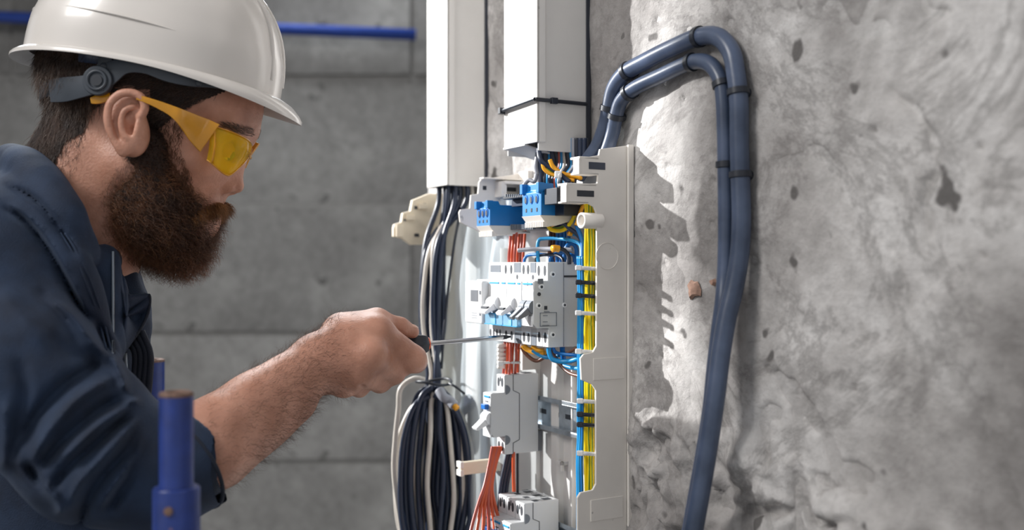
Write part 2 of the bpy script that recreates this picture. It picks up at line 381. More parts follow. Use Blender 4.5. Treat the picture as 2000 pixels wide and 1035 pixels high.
# ================================================================== DISTRIBUTION PANEL FRAMES
def plate(root, s, pts, th, m, name, holes=()):
    L = inv(root); poly = []
    for a, b in pts:
        t = t_of(a, s); poly.append((t, zz(b, s, t)))
    o = L(W(s, 0, 0)); mb = MB(); mb.prism([(t, zq+o.z) for t, zq in poly], o.x, o.x+th)
    return mb.obj(name, m, root, bevel=.0006)
pan = empty('distribution_panel_frame', W(0, 0, -.25), ROTW, label='large cream plastic mounting frame of the panel holding the breakers', cat='panel frame')
plate(pan, 0, [(1235, 283), (1236, 1200), (1128, 1200), (1128, 972), (1134, 962), (1158, 957), (1164, 945), (1164, 762), (1157, 751), (1136, 742), (1134, 700), (1140, 692), (1158, 688), (1165, 676), (1166, 420), (1160, 404), (1150, 398), (1109, 396), (1107, 362), (1167, 358), (1168, 342), (1136, 338), (1133, 309), (1170, 303), (1172, 291)], .0025, M['cream'], 'side_plate')
L = inv(pan)
def pbox(px0, py0, px1, py1, s, ds0, ds1, m, name, bev=.0004, dt=0):
    t0 = t_of(px1, s); t1 = t_of(px0, s); za = zz(py1, s, (t0+t1)/2); zb_ = zz(py0, s, (t0+t1)/2); o = L(W(s, 0, 0))
    return MB().box(o.x+ds0, o.x+ds1, t0, t1+dt, za+.25, zb_+.25).obj(name, m, pan, bevel=bev)
pbox(1224, 283, 1235, 1190, 0, -.0028, 0, M['cream'], 'edge_flange', .0008)
pbox(1158, 698, 1219, 741, 0, -.0009, .0, M['cream'], 'embossed_panel', .0005)
pbox(1153, 972, 1216, 1014, 0, -.0009, .0, M['cream'], 'embossed_panel', .0005)
for (x0, y0, x1, y1) in ((1150, 317, 1182, 331), (1127, 372, 1160, 384)): pbox(x0, y0, x1, y1, 0, -.0004, .0027, M['hole'] if y0 > 340 else M['w_navy'], 'slot', .0002)
for (x0, y0, x1, y1) in ((1132, 306, 1170, 311), (1133, 337, 1170, 341), (1107, 358, 1165, 363), (1108, 393, 1150, 397)): pbox(x0, y0, x1, y1, 0, .0, .016, M['cream'], 'clip_arm', .0005)
pbox(1131, 309, 1136, 340, 0, .0, .010, M['cream'], 'clip_tip'); pbox(1106, 362, 1110, 395, 0, .0, .010, M['cream'], 'clip_tip')
# boss (round spigot)
c = L(Q(1152, 431, .004)); a = Vector((c.x, t_of(1135, .004), c.z)); b = Vector((c.x, t_of(1172, .004), c.z))
mb = MB(); N_ = 20
for (ra, rb_) in ((.0075, .0045),):
    vs = []
    for (pt, r) in ((b, .0075), (a, .0075), (a, .0052), (a+Vector((0, -.012, 0)), .0052)):
        for k in range(N_):
            an = 2*math.pi*k/N_; vs.append(pt+Vector((math.cos(an)*r, 0, math.sin(an)*r)))
    mb.add(vs, [(i*N_+k, i*N_+(k+1) % N_, (i+1)*N_+(k+1) % N_, (i+1)*N_+k) for i in range(3) for k in range(N_)])
mb.obj('round_boss', M['cream'], pan, True)
# knock-out ring
c = L(Q(1186, 500, -.0002)); mb = MB()
mb.tube([c+Vector((0, math.cos(x)*.0125, math.sin(x)*.0125)) for x in np.linspace(0, 2*math.pi, 33)], .0004, 6, False); mb.obj('knockout_ring', M['cream'], pan, True)
# back plate, ribs and the far side plate
mb = MB().box(0, .235, .004, .007, -.35, .345); mb.obj('back_plate', M['back'], pan)
for x in (.06, .085, .155, .20): MB().box(x, x+.0025, .007, .0125, -.35, .20).obj('rib', M['back'], pan, bevel=.0005)
MB().prism([(.0, .005), (.004, .013), (.016, .014), (.020, .005)], -.3, .22, 2).obj('pressed_channel', M['back'], pan, bevel=.002, loc=(.108, 0, 0))
for s_, y_ in ((.10, 905), (.115, 640)):
    c = L(W(s_, .007, zz(y_, s_, .01))); MB().box(c.x, c.x+.010, .007, .016, c.z-.002, c.z+.002).box(c.x, c.x+.003, .012, .016, c.z-.008, c.z+.002).obj('hook', M['back'], pan, bevel=.0005)
# breathing holes (slots) in back plate where screws sit
for s_, y_ in ((.045, 925), (.05, 740), (.09, 980)):
    c = L(W(s_, .0072, zz(y_, s_, .01))); MB().box(c.x-.003, c.x+.003, .0068, .0074, c.z-.0006, c.z+.0006).box(c.x-.0006, c.x+.0006, .0068, .0074, c.z-.003, c.z+.003).obj('screw_cross', M['hole'], pan)
sf = .205
plate(pan, sf, [(1060, 335), (1046, 345), (1015, 338), (998, 342), (940, 350), (936, 356), (934, 378), (920, 381), (918, 407), (900, 409), (897, 415), (899, 434), (936, 452), (942, 460), (962, 461), (975, 452), (1000, 470), (1000, 1150), (1070, 1150)], .003, M['cream'], 'far_side_plate')
pbox(972, 356, 1012, 362, sf, -.018, 0, M['cream'], 'clip_arm'); pbox(972, 382, 1012, 387, sf, -.018, 0, M['cream'], 'clip_arm'); pbox(966, 356, 976, 386, sf, -.016, 0, M['cream'], 'clip_tip')
pbox(990, 366, 1008, 374, sf, -.0006, .004, M['hole'], 'slot'); pbox(943, 363, 950, 371, sf, -.0006, .004, M['hole'], 'slot')
pbox(1013, 336, 1022, 360, sf, -.02, 0, M['cream'], 'clip_arm'); pbox(936, 349, 1012, 352, sf, -.01, 0, M['cream'], 'top_lip')
pbox(968, 485, 990, 516, sf, -.012, -.010, M['cream2'], 'mounting_tab')
# white spacer comb (stack of lobes) behind the orange bundle
for k in range(6):
    p = L(W(.150, t_of(974, .15), zz(674+k*8, .15, .04))); mb = MB(); mb.tube([p+Vector((0, -.012, 0)), p+Vector((0, .001, 0))], .0024, 10); mb.obj('comb_lobe', M['cream'], pan, True)
MB().box(L(W(.155, 0, 0)).x, L(W(.159, 0, 0)).x, .006, .030, zz(722, .155, .02)+.25, zz(668, .155, .02)+.25).obj('comb_back', M['cream'], pan)

# the second panel further away: stepped side plate
pan2 = empty('distribution_panel_frame', W(.36, 0, -.1), ROTW, label='cream stepped side plate of the far panel, behind the hanging cables', cat='panel frame')
plate(pan2, .36, [(838, 378), (806, 391), (802, 412), (787, 416), (784, 434), (771, 438), (769, 446), (769, 462), (786, 466), (803, 478), (850, 478), (850, 1100), (905, 1100), (905, 378)], .006, M['cream2'], 'side_plate')
Lp = inv(pan2)
for (x0, y0, x1, y1, mm) in ((816, 397, 834, 408, 'cream'), (792, 420, 808, 430, 'cream'), (809, 402, 815, 408, 'hole'), (788, 428, 793, 432, 'hole'), (809, 456, 818, 462, 'hole'), (826, 396, 832, 405, 'hole'), (772, 440, 786, 463, 'cream')):
    t0 = t_of(x1, .36); t1_ = t_of(x0, .36)
    MB().box(-.004 if mm == 'cream' else -.001, 0, t0, t1_, zz(y1, .36, .07)+.1, zz(y0, .36, .07)+.1).obj('lug' if mm == 'cream' else 'slot', M['cream2'] if mm == 'cream' else M['hole'], pan2, bevel=.0006)
MB().box(-.09, .0, .004, .007, -.3, .16).obj('back_plate', M['back'], pan2)

# ================================================================== DIN RAILS
def rail(s0, s1, zc, label):
    r = empty('mounting_rail', W(s0, .0105, zc), ROTW, label=label, cat='mounting rail', group='slotted metal rails')
    w = s1-s0; pr = [(.002, -.0175), (.0085, -.0175), (.0085, -.0125), (.0, -.0125), (.0, .0125), (.0085, .0125), (.0085, .0175), (.0075, .0175), (.0075, .0135), (-.001, .0135)]
    mb = MB(); th = .001
    # top hat: web at back, two steps, two flanges
    mb.box(0, w, 0, th, -.0125, .0125); mb.box(0, w, 0, .0085, .0125, .0125+th); mb.box(0, w, 0, .0085, -.0125-th, -.0125)
    mb.box(0, w, .0075, .0085, .0135, .0175); mb.box(0, w, .0075, .0085, -.0175, -.0135)
    mb.obj('rail_profile', M['steel'], r, bevel=.0002)
    for k in range(int(w/.025)):
        MB().box(k*.025+.006, k*.025+.019, .0009, .0012, -.0025, .0025).obj('slot', M['hole'], r, bevel=.0002)
    return r
zr1 = (zz(512, .053, .05)+zz(678, .053, .05))/2
zr2 = (zz(733, .138, .05)+zz(885, .138, .05))/2
zr3 = zz(977, .098, .03)-.0415
rail(.052, .19, zr1, 'metal rail hidden behind the upper row of devices')
rail(.030, .20, zr2, 'bare metal rail running right of the single lower breaker')
rail(.030, .20, zr3, 'metal rail behind the three bottom breakers')
rail(.030, .20, zz(400, .06, .03), 'metal rail carrying the two blue terminal blocks')

# ================================================================== BREAKERS
PROF = [(0, -.0415), (.0405, -.0415), (.0405, -.0225), (.054, -.0225), (.058, -.018), (.0575, .0), (.058, .012), (.0565, .0235), (.041, .0235), (.041, .0415), (0, .0415), (0, .006), (-.004, .006), (-.004, -.010), (0, -.010)]
PROF[-5:] = [(0, .0415)]
TB = .020
def dev(s0, w, zc, name, label, cat='circuit breaker', group=None, prof=PROF, m='dev'):
    r = empty(name, W(s0, TB, zc), ROTW, label=label, cat=cat, group=group)
    b = MB().prism(prof, 0.0003, w-.0003).obj('housing', M[m], r, bevel=.0009)
    # fronts of the same white plastic get skins in the lit tone
    return r
def hole(r, x, y, z, rx, rz, m='hole', name='terminal_hole', d=.0015):
    mb = MB(); n = 16
    v = [(x+math.cos(2*math.pi*k/n)*rx, y+dd, z+math.sin(2*math.pi*k/n)*rz) for dd in (-.0015, .0004) for k in range(n)]
    mb.add(v, [(k, (k+1) % n, n+(k+1) % n, n+k) for k in range(n)]+[tuple(range(n, 2*n))]); mb.obj(name, M[m], r)
def rect(r, x0, x1, y, z0, z1, m, name, th=.0005, bev=.0002):
    return MB().box(x0, x1, y-.0006, y+th, z0, z1).obj(name, M[m], r, bevel=bev)
def toggle(r, x0, x1, m, up, zc=-.002, ln=.014):
    mb = MB(); a = .9 if up else -.55
    mb.tube([(x0, .0555, zc), (x1, .0555, zc)], .0068, 20); mb.obj('toggle_drum', M['devw'] if m != 'tgrey' else M['greyw'], r, True).data.set_sharp_from_angle(angle=.8)
    d = Vector((0, math.cos(a), math.sin(a))); n = Vector((0, -math.sin(a), math.cos(a)))
    b = Vector((0, .0555, zc)); q = [b+d*.004+n*.0038, b+d*(.0065+ln*.55)+n*.0022, b+d*(.0065+ln)+n*.0016, b+d*(.0065+ln)-n*.0016, b+d*.004-n*.0042]
    MB().prism([(v.y, v.z) for v in q], x0+.0012, x1-.0012).obj('toggle_lever', M[m], r, bevel=.0007)

def screws(r, x, pts):
    for (y, z, rr) in pts:
        mb = MB(); mb.tube([(x-.0008, y, z), (x+.001, y, z)], rr, 16); mb.obj('rivet', M['devw'], r, True).data.set_sharp_from_angle(angle=.8)
        mb = MB(); mb.tube([(x-.0010, y, z), (x+.001, y, z)], rr*.5, 12); mb.obj('rivet_hole', M['hole'], r)
mod = .0175
# upper row, near to far
zc = zr1; yT = .041; yN = .0578
sb = [.053, .0755, .105, .143, .172]
A_ = dev(sb[0], sb[1]-sb[0], zc, 'circuit_breaker', 'two-pole breaker with twin dark grey toggles, nearest in the upper row', group='upper row of devices')
w = sb[1]-sb[0]
for k in (0, 1):
    x0 = k*w/2; x1 = x0+w/2
    rect(A_, x0+.0006, x1-.0006, yT, .024, .041, 'devw', 'terminal_cap'); rect(A_, x0+.0006, x1-.0006, .0405, -.041, -.024, 'devw', 'terminal_cap')
    hole(A_, (x0+x1)/2, yT+.0004, .033, .0022, .0052); hole(A_, (x0+x1)/2, .0409, -.032, .0022, .0052)
    toggle(A_, x0+.0012, x1-.0012, 'tgrey', False)
    rect(A_, x0+.001, x1-.001, .0572, .006, .0225, 'devw', 'front_face')
rect(A_, .002, w-.003, .0582, .0195, .0212, 'bluestripe', 'blue_stripe')
rect(A_, .001, w-.001, .0582, -.0205, -.0105, 'devw', 'front_face')
screws(A_, 0, [(.036, .0295, .0028), (.049, .0175, .0028), (.052, -.0005, .0028), (.0225, -.0005, .0024), (.036, -.029, .0028)])
MB().box(-.0004, .001, .001, .0235, .0265, .0285).obj('side_groove', M['hole'], A_)
MB().box(-.0005, .001, .047, .053, .0205, .0255).obj('side_window', M['tgrey'], A_); MB().box(-.0005, .001, .0425, .0455, -.0045, -.001).obj('side_slot', M['hole'], A_)
mb = MB(); mb.tube([(-.0005, .0515, .0105), (.001, .0515, .0105)], .0018, 12); mb.obj('side_hole', M['hole'], A_)
mb = MB()
for (ya, yb, za, zb_) in ((.0315, .0320, -.0205, -.0075), (.050, .0505, -.0205, -.0075), (.0315, .0505, -.0078, -.0073), (.0315, .0505, -.0207, -.0202), (.042, .047, -.0105, -.0100), (.042, .047, -.0165, -.0160), (.040, .048, -.0199, -.0195), (.040, .046, -.0068, -.0062)): mb.box(-.0004, .001, ya, yb, za, zb_)
mb.obj('label_lines', M['greyw'], A_)
MB().box(-.0003, .001, .0232, .0236, -.041, .041).obj('side_seam', M['tgrey'], A_)
def combo(s0, s1, label):
    r = dev(s0, s1-s0, zc, 'circuit_breaker', label, group='upper row of devices'); w = s1-s0
    rect(r, .0006, w*.33, yT, .031, .041, 'greyw', 'grey_insert'); rect(r, .0006, w*.33, .0405, -.041, -.031, 'greyw', 'grey_insert')
    rect(r, w*.36, w-.0006, yT, .024, .041, 'devw', 'terminal_cap'); rect(r, w*.36, w-.0006, .0405, -.041, -.024, 'devw', 'terminal_cap')
    rect(r, .0006, w*.33, yT, .024, .0305, 'devw', 'terminal_cap')
    for k in (.50, .80): hole(r, w*k, yT+.0004, .034, .0022, .0048); hole(r, w*k, .0409, -.034, .0022, .0048)
    hole(r, w*.18, yT+.0004, .0265, .0018, .0025)
    rect(r, .0007, w-.0007, .0575, .005, .0225, 'devw', 'front_face')
    rect(r, .002, w*.25, .0582, .0195, .0212, 'bluestripe', 'blue_stripe'); rect(r, w*.4, w-.003, .0582, .0195, .0212, 'bluestripe', 'blue_stripe')
    toggle(r, w*.45, w-.002, 'devw', False, 0, .013)
    MB().box(w*.52, w-.004, .064, .0695, -.0095, -.0035).obj('toggle_window', M['hole'], r, bevel=.0008)
    rect(r, .001, w*.35, .0582, -.0085, -.0035, 'devw', 'front_face'); rect(r, .003, w*.2, .0588, -.008, -.004, 'red', 'red_flag')
    c = MB(); c.box(.0008, w-.0008, .0578, .0625, -.0222, -.0105)
    c.obj('clear_cover', M['cover'], r, bevel=.0006)
    MB().box(w*.36, w*.39, .0578, .0632, -.0222, -.0105).box(.0008, w-.0008, .0578, .0632, -.0222, -.0214).box(.0008, w-.0008, .0578, .0632, -.0112, -.0105).obj('cover_rim', M['bluestripe'], r)
    rect(r, .003, w*.30, .0578, -.020, -.0125, 'devw', 'name_label'); rect(r, w*.45, w-.004, .0578, -.020, -.0125, 'devw', 'name_label')
    return r
combo(sb[1], sb[2], 'white breaker second from the near end of the upper row, clear blue label cover')
combo(sb[2], sb[3], 'wide white breaker third in the upper row, touched by the screwdriver tip')
D_ = dev(sb[3], sb[4]-sb[3], zc, 'metering_device', 'flat white metering device with small grey display at the far end of upper row', cat='metering device', group='upper row of devices')
w = sb[4]-sb[3]
rect(D_, .0006, w-.0006, yT, .024, .0405, 'devw', 'terminal_cap'); rect(D_, .003, w-.004, yT+.0005, .031, .0385, 'greyw', 'grey_insert')
rect(D_, .0006, w-.0006, .0405, -.041, -.024, 'devw', 'terminal_cap')
MB().box(.0008, w+.010, .056, .0655, -.0225, .022).obj('front_face', M['devw'], D_, bevel=.002)
rect(D_, w*.3, w*.85, .0655, .0005, .0125, 'tgrey', 'display')
rect(D_, w*.10, w*.2, .0655, .008, .012, 'greyw', 'print_mark'); rect(D_, w*.10, w*.2, .0655, -.014, -.010, 'greyw', 'print_mark')
for k in range(3): rect(D_, w*.35, w*.8, .0655, -.012-.0025*k, -.0113-.0025*k, 'greyw', 'print_line', .0002, 0)
for k in range(4): hole(D_, .005+k*.007, .0409, -.033, .0016, .004)
# MCBs (one lower, three bottom)
def mcb(s0, zc, label, group=None):
    r = dev(s0, mod, zc, 'circuit_breaker', label, group=group); w = mod
    rect(r, .0006, w-.0006, yT, .024, .041, 'devw', 'terminal_cap'); rect(r, .0006, w-.0006, .0405, -.041, -.024, 'devw', 'terminal_cap')
    for k in (.28, .72): hole(r, w*k, yT+.0005, .0335, .0021, .0048); hole(r, w*k, .041, -.0335, .0021, .0048)
    hole(r, w*.5, yT+.0005, .037, .0008, .0028)
    rect(r, .0006, w-.0006, .0572, .005, .0230, 'devw', 'front_face'); rect(r, .0006, w-.0006, .0575, -.0222, -.012, 'devw', 'front_face')
    rect(r, .002, w-.004, .0582, .0185, .0205, 'bluestripe', 'blue_stripe')
    rect(r, .006, w-.006, .0582, .0140, .0148, 'hole', 'print_line')
    MB().box(w*.25, w*.75, .057, .0625, .0065, .0118).obj('test_button', M['bluebtn'], r, bevel=.0006)
    toggle(r, .002, w-.002, 'devw', False, -.003, .013)
    # recessed seam on the side, round notch beside the terminals
    for sg in (1, -1):
        mb = MB(); n = 14; mb.add([(-.0004, .0405-.0058*max(0, math.cos(a_)), sg*.0262+.0050*math.sin(a_)) for a_ in np.linspace(-math.pi/2, math.pi/2, n)], [tuple(range(n))]); mb.obj('side_notch', M['greyw'], r)
    mb = MB(); P2 = [(.031, .0415), (.031, .025), (.0235, .0215), (.0235, -.0270), (.031, -.0300), (.031, -.0415)]
    for (a, b), (c_, d_) in zip(P2[:-1], P2[1:]):
        mb.tube([(0, a, b), (0, c_, d_)], .0003, 6)
    mb.obj('side_seam', M['hole'], r)
    MB().box(w-.001, w+.0005, .005, .012, .041, .0417).box(.004, .012, .006, .015, .0413, .0418).box(.003, .009, .022, .028, .0413, .0418).obj('top_vent', M['hole'], r)
    MB().box(.002, w-.003, -.006, .0, -.042, -.020).obj('rail_clip', M['tgrey'], r, bevel=.0008)
    return r
mcb(.138, zr2, 'single white breaker mounted alone on the bare metal rail')
for k, t_ in enumerate(('nearest of the three bottom white breakers', 'middle one of the three bottom white breakers', 'farthest of the three bottom white breakers')):
    mcb(.098+k*.0178, zr3, t_+', blue button and white toggle', 'three breakers at the bottom')

# ================================================================== BLUE TERMINAL BLOCKS
def tblock(s0, s1, tf, y0, y1, label):
    zt = zz(y0, s0, tf); zb_ = zz(y1, s0, tf); r = empty('terminal_block', W(s0, TB, zb_), ROTW, label=label, cat='terminal block', group=None)
    w = s1-s0; H = zt-zb_; d = tf-TB
    prof = [(d, 0), (d, H*.72), (d-.003, H*.80), (d-.003, H), (d-.014, H), (d-.014, H*.82), (d-.020, H*.55), (.012, .0)]
    if s0 > .08: prof = [(d, 0), (d, H*.72), (d-.003, H*.8), (d-.003, H), (d-.010, H), (d-.012, H*.85), (.006, H*.82), (.006, 0)]
    MB().prism(prof, 0, w).obj('body', M['blue'], r, bevel=.0006)
    n = 3
    for k in range(n):
        x = w*(.22+.28*k); hole(r, x, d+.0003, H*.52, .0030, .0046, 'bluebtn', 'terminal_hole'); hole(r, x, d+.0008, H*.50, .0018, .0032, 'hole', 'screw_recess')
        rect(r, x-.0012, x+.0012, d, H*.12, H*.24, 'hole', 'wire_slot')
    for x in (0, w-.005): MB().box(x, x+.005, d-.004, d+.003, H*.70, H*1.02).obj('corner_lug', M['blue'], r, bevel=.0005)
    mb = MB(); mb.prism([(d+.001, .0), (d-.007, -.0095), (d-.016, -.0100), (.005, -.001), (.005, 0)], .0, w); mb.obj('cream_base', M['cream'], r, bevel=.0004)
    for k in range(11):
        x = w*(k+.5)/11; MB().box(x-.0006, x+.0006, d-.009, d-.0025, -.0110, -.006).obj('tooth', M['cream'], r)
    return r
sA, tA = .046, t_of(1057, .046); sB = s_of(1020, tA)
tblock(sA, sB, tA, 357, 420, 'blue terminal block with cream comb base, nearer one right under the trunking')
sC, tC = .128, t_of(957, .128); sD = s_of(931, tC)
tblock(sC, sD, tC, 392, 440, 'blue terminal block further left, its flat blue side facing out')
# black end bracket and comb bars behind the blocks
eb = empty('end_bracket', W(.02, .03, zz(420, .03, .05)), ROTW, label='black plastic end bracket between near blue block and cream clip', cat='bracket')
L = inv(eb)
def qbox(r, s0, s1, t0, t1, y0, y1, m, name, bev=.0005):
    L = inv(r); a = L(W(s0, t0, zz(y1, s0, t1))); b = L(W(s1, t1, zz(y0, s0, t1)))
    return MB().box(min(a.x, b.x), max(a.x, b.x), min(a.y, b.y), max(a.y, b.y), a.z, b.z).obj(name, m, r, bevel=bev)
qbox(eb, .022, .044, .030, .071, 366, 398, M['black'], 'body'); qbox(eb, .018, .022, .040, .056, 372, 384, M['greyw'], 'latch')
qbox(eb, .030, .046, .020, .058, 392, 420, M['black'], 'foot')
cb = empty('comb_busbar', W(sB, .06, zz(386, sB, .07)), ROTW, label='black ribbed comb strip lying between the two blue blocks', cat='busbar')
qbox(cb, sB+.001, sC-.002, .052, .070, 380, 385, M['black'], 'bar'); qbox(cb, sB+.001, sC-.002, .03, .060, 386, 400, M['w_navy'], 'lower_bar')
for k in range(9):
    x = sB+.004+k*(sC-sB-.008)/9; qbox(cb, x, x+.0012, .052, .0705, 379, 385, M['greyw'], 'rib', .0002)
cb2 = empty('comb_busbar', W(sB, .06, zz(440, sB, .05)), ROTW, label='lower black ribbed strip under the blue blocks', cat='busbar')
qbox(cb2, sB-.002, sC+.01, .025, .060, 438, 446, M['black'], 'bar')
for k in range(14):
    x = sB+k*(sC-sB)/14; qbox(cb2, x, x+.0012, .058, .0615, 438, 448, M['greyw'], 'rib', .0002)

# ================================================================== WIRES IN THE PANEL
def col(px, ys, s, t_off=0, jit=1.2):
    return [Q(px+random.uniform(-jit, jit), y, s) for y in ys]
ys = [392, 430, 480, 520, 560, 610, 650, 700, 750, 800, 850, 900, 960, 1010, 1060, 1120]
def striped(name, pts, r, label, group):      # yellow wire with a raised green stripe
    pts = spline(pts, 5); o0 = pts[0].copy(); root = empty(name, o0, 0, label=label, cat='wire', group=group)
    mb = MB(); mb.tube([p-o0 for p in pts], r, 8); mb.obj('insulation', M['w_yellow'], root, True)
    ofs = Vector((random.uniform(-.2, .9), -.8, 0)).normalized()*r*.42
    mb = MB(); mb.tube([p-o0+ofs for p in pts], r*.66, 8); mb.obj('green_stripe', M['w_green'], root, True)
for k, (px, ds, ty) in enumerate([(1144, .012, 0), (1149, .010, 1), (1154, .009, 1), (1158, .011, 0), (1148, .016, 1), (1154, .015, 0), (1161, .013, 1)]):
    pts = col(px, ys, ds)
    lab = 'yellow and green earth wire in the tied vertical bundle beside the side plate' if ty else 'plain yellow wire in the tied vertical bundle beside the side plate'
    g = 'earth wires in the vertical bundle' if ty else 'plain yellow wires in the vertical bundle'
    if ty: striped('earth_wire', pts, .0015, lab, g)
    else: wire('yellow_wire', pts, .0015, 'w_yellow', lab, group=g, n=5)
for k, (px, ds) in enumerate([(1134, .022), (1138, .020), (1130, .026), (1136, .026)]):
    y2 = [500, 545, 600, 650, 700, 750, 800, 850, 900, 960, 1010, 1060, 1120]
    pts = [Q(px-(2 if y > 880 else 0)+random.uniform(-.8, .8), y, ds) for y in y2]
    wire('blue_wire', pts, .0016, 'w_blue' if k % 2 else 'w_lblue', 'blue wire running down left of the yellow bundle', group='blue wires in the vertical bundle', n=5)
wire('white_wire', col(1163, [540, 600, 650, 690], .016), .0014, 'w_grey', 'grey wire just behind the yellow bundle, right edge')
def tie_h(y, m, label, x0=1133, x1=1164, head='l', r=.0012, s=.0065):
    root = empty('cable_tie', Q((x0+x1)/2, y, s), 0, label=label, cat='cable tie', group='ties on the vertical bundle'); Li = inv(root)
    a = Q(x0, y, s); b = Q(x1, y+2, s); c = Q(x1, y+1, .02); d = Q(x0-1, y, .03)
    mb = MB(); mb.tube([Li(x) for x in spline([d, a, b, c], 5)], r, 8, flat=1.6); mb.obj('strap', M[m], root, True)
    hd = Li(a if head == 'l' else b); mb = MB(); mb.box(hd.x-.0035, hd.x+.0025, hd.y-.0022, hd.y+.0022, hd.z-.0024, hd.z+.0024); mb.obj('locking_head', M[m], root, bevel=.001)
for y, m, lb in ((523, 'white_tie', 'white tie around the vertical bundle beside the upper breakers, top one'), (551, 'black', 'upper of two black ties on vertical bundle beside the upper breakers'), (577, 'black', 'lower of two black ties on the vertical bundle beside the upper breakers'), (611, 'white_tie', 'white tie on the vertical bundle, below the two black ties at the upper breakers'),
                 (686, 'white_tie', 'white tie on the vertical bundle level with lower edge of upper breakers'), (783, 'white_tie', 'white tie on the vertical bundle just above the bare rail'), (809, 'black', 'upper black tie on the vertical bundle in front of the bare rail'), (829, 'black', 'lower black tie on the vertical bundle in front of the bare rail'), (885, 'white_tie', 'white tie on the vertical bundle below the bare rail'), (1025, 'white_tie', 'lowest white tie on the vertical bundle near photo bottom')):
    tie_h(y, m, lb, 1131 if y < 700 else 1134, 1164)
# blue wires looping over and under the upper row
def wl_(name, pts, r, m, label, group=None):
    return wire(name, [Q(*p) for p in pts], r, m, label, group=group, n=8)
wl_('blue_wire', [(1102, 513, .060), (1103, 495, .060), (1108, 480, .058), (1118, 476, .056), (1125, 484, .054), (1126, 500, .053), (1126, 516, .053)], .0021, 'w_blue', 'thick blue wire arch standing on top of the nearest upper breaker')
wl_('blue_wire', [(1052, 516, .085), (1050, 490, .085), (1052, 470, .085), (1064, 466, .08), (1090, 466, .065), (1118, 470, .045), (1134, 480, .035), (1135, 510, .03)], .0018, 'w_lblue', 'light blue wire arching highest over the upper breakers')
wl_('blue_wire', [(1024, 518, .11), (1025, 505, .11), (1034, 498, .105), (1055, 497, .09), (1075, 500, .08), (1080, 516, .08)], .0016, 'w_blue', 'blue wire in low arch over the far part of the upper row')
wl_('black_wire', [(1046, 518, .095), (1048, 503, .09), (1060, 498, .085), (1085, 498, .07), (1098, 505, .06), (1100, 516, .055)], .0015, 'w_black', 'thin black wire in low arch over the upper breakers')
wl_('blue_wire', [(1074, 516, .078), (1076, 502, .078), (1086, 496, .074), (1106, 496, .064), (1120, 500, .056), (1122, 516, .054)], .0017, 'w_blue', 'blue wire low arch directly above the nearest upper breaker')
wl_('grey_wire', [(1012, 489, .10), (1035, 487, .09), (1060, 486, .08), (1085, 486, .065), (1118, 488, .05)], .0022, 'w_grey', 'grey wire lying level above the upper breakers')
wl_('black_wire', [(1084, 486, .058), (1096, 486, .056), (1106, 492, .054), (1111, 502, .053), (1112, 516, .053)], .0021, 'w_black', 'black wire with amber ferrule bending down into the nearest upper breaker')
wl_('amber_ferrule', [(1079, 486, .058), (1084, 485, .058), (1092, 486, .057)], .0036, 'w_amber', 'amber crimp sleeve on the black wire above the upper breakers')
wl_('black_wire', [(1098, 432, .05), (1112, 446, .045), (1128, 458, .04), (1137, 475, .035), (1140, 520, .03)], .0022, 'w_navy', 'thick dark wire curving from the black foot down to the yellow bundle')
wl_('amber_ferrule', [(1110, 456, .048), (1116, 457, .048)], .0024, 'w_amber', 'small amber ferrule on short blue wire beneath the near blue block')
wl_('blue_wire', [(1116, 457, .048), (1124, 458, .046), (1134, 466, .042)], .0018, 'w_lblue', 'short blue wire with amber ferrule beneath the near blue block')
for k, (x, s) in enumerate(((1095, .085), (1102, .08), (1110, .075), (1088, .09))): wl_('blue_wire', [(x, 425, s), (x+1, 460, s), (x-1, 490, s), (x+1, 514, s)], .0019, 'w_blue', 'blue wire dropping behind the arches above the upper row', 'blue wires behind the arches')
for k, (x, s) in enumerate(((1074, .10), (1080, .098), (1086, .095))): wl_('brown_wire', [(x, 420, s), (x+1, 460, s), (x-1, 490, s), (x+1, 514, s)], .0017, 'w_brown', 'brown wire dropping behind the blue arches', 'brown wires behind the arches')
wl_('earth_wire', [(1070, 440, .07), (1076, 448, .066), (1090, 451, .06), (1104, 447, .05), (1118, 430, .04), (1126, 410, .035), (1134, 395, .03)], .0020, 'w_yellow', 'yellow wire looping under the near blue block')
wl_('earth_wire', [(1068, 438, .072), (1078, 446, .068), (1092, 447, .062), (1106, 440, .052)], .0020, 'w_green', 'green wire curled under the near blue block')
wl_('amber_wire', [(1076, 440, .06), (1086, 436, .058), (1098, 434, .055), (1106, 436, .05)], .0022, 'w_amber', 'amber wire end beneath the near blue block')
wl_('amber_wire', [(1125, 440, .030), (1130, 425, .030), (1136, 408, .028), (1142, 398, .022), (1150, 396, .015)], .0019, 'w_amber', 'amber wire rising from near blue block behind the lower clip')
wl_('blue_wire', [(1125, 430, .035), (1128, 445, .035), (1134, 460, .033), (1138, 480, .03), (1137, 520, .028)], .0021, 'w_blue', 'blue wire falling left of the round cream boss')
# under the upper row
wl_('brown_wire', [(1018, 676, .11), (1026, 690, .11), (1040, 702, .105), (1052, 704, .10), (1068, 694, .09)], .0020, 'w_brown', 'brown wire sagging below the upper row at its left')
wl_('amber_wire', [(1022, 674, .105), (1030, 682, .103), (1046, 688, .095), (1064, 690, .085)], .0030, 'w_amber', 'amber sleeved wire just below the upper row')
wl_('amber_wire', [(1040, 676, .095), (1050, 684, .09), (1062, 684, .085)], .0024, 'w_amber', 'second amber sleeved wire tucked below the upper row')
wl_('blue_wire', [(1040, 684, .095), (1056, 694, .088), (1072, 698, .08), (1090, 694, .07), (1110, 690, .055)], .0021, 'w_lblue', 'light blue wire running level below the upper row')
wl_('blue_wire', [(1072, 676, .062), (1073, 690, .062), (1080, 702, .060), (1098, 706, .054), (1118, 704, .044), (1134, 698, .032)], .0024, 'w_lblue', 'thick light blue wire hooking down from nearest upper breaker')
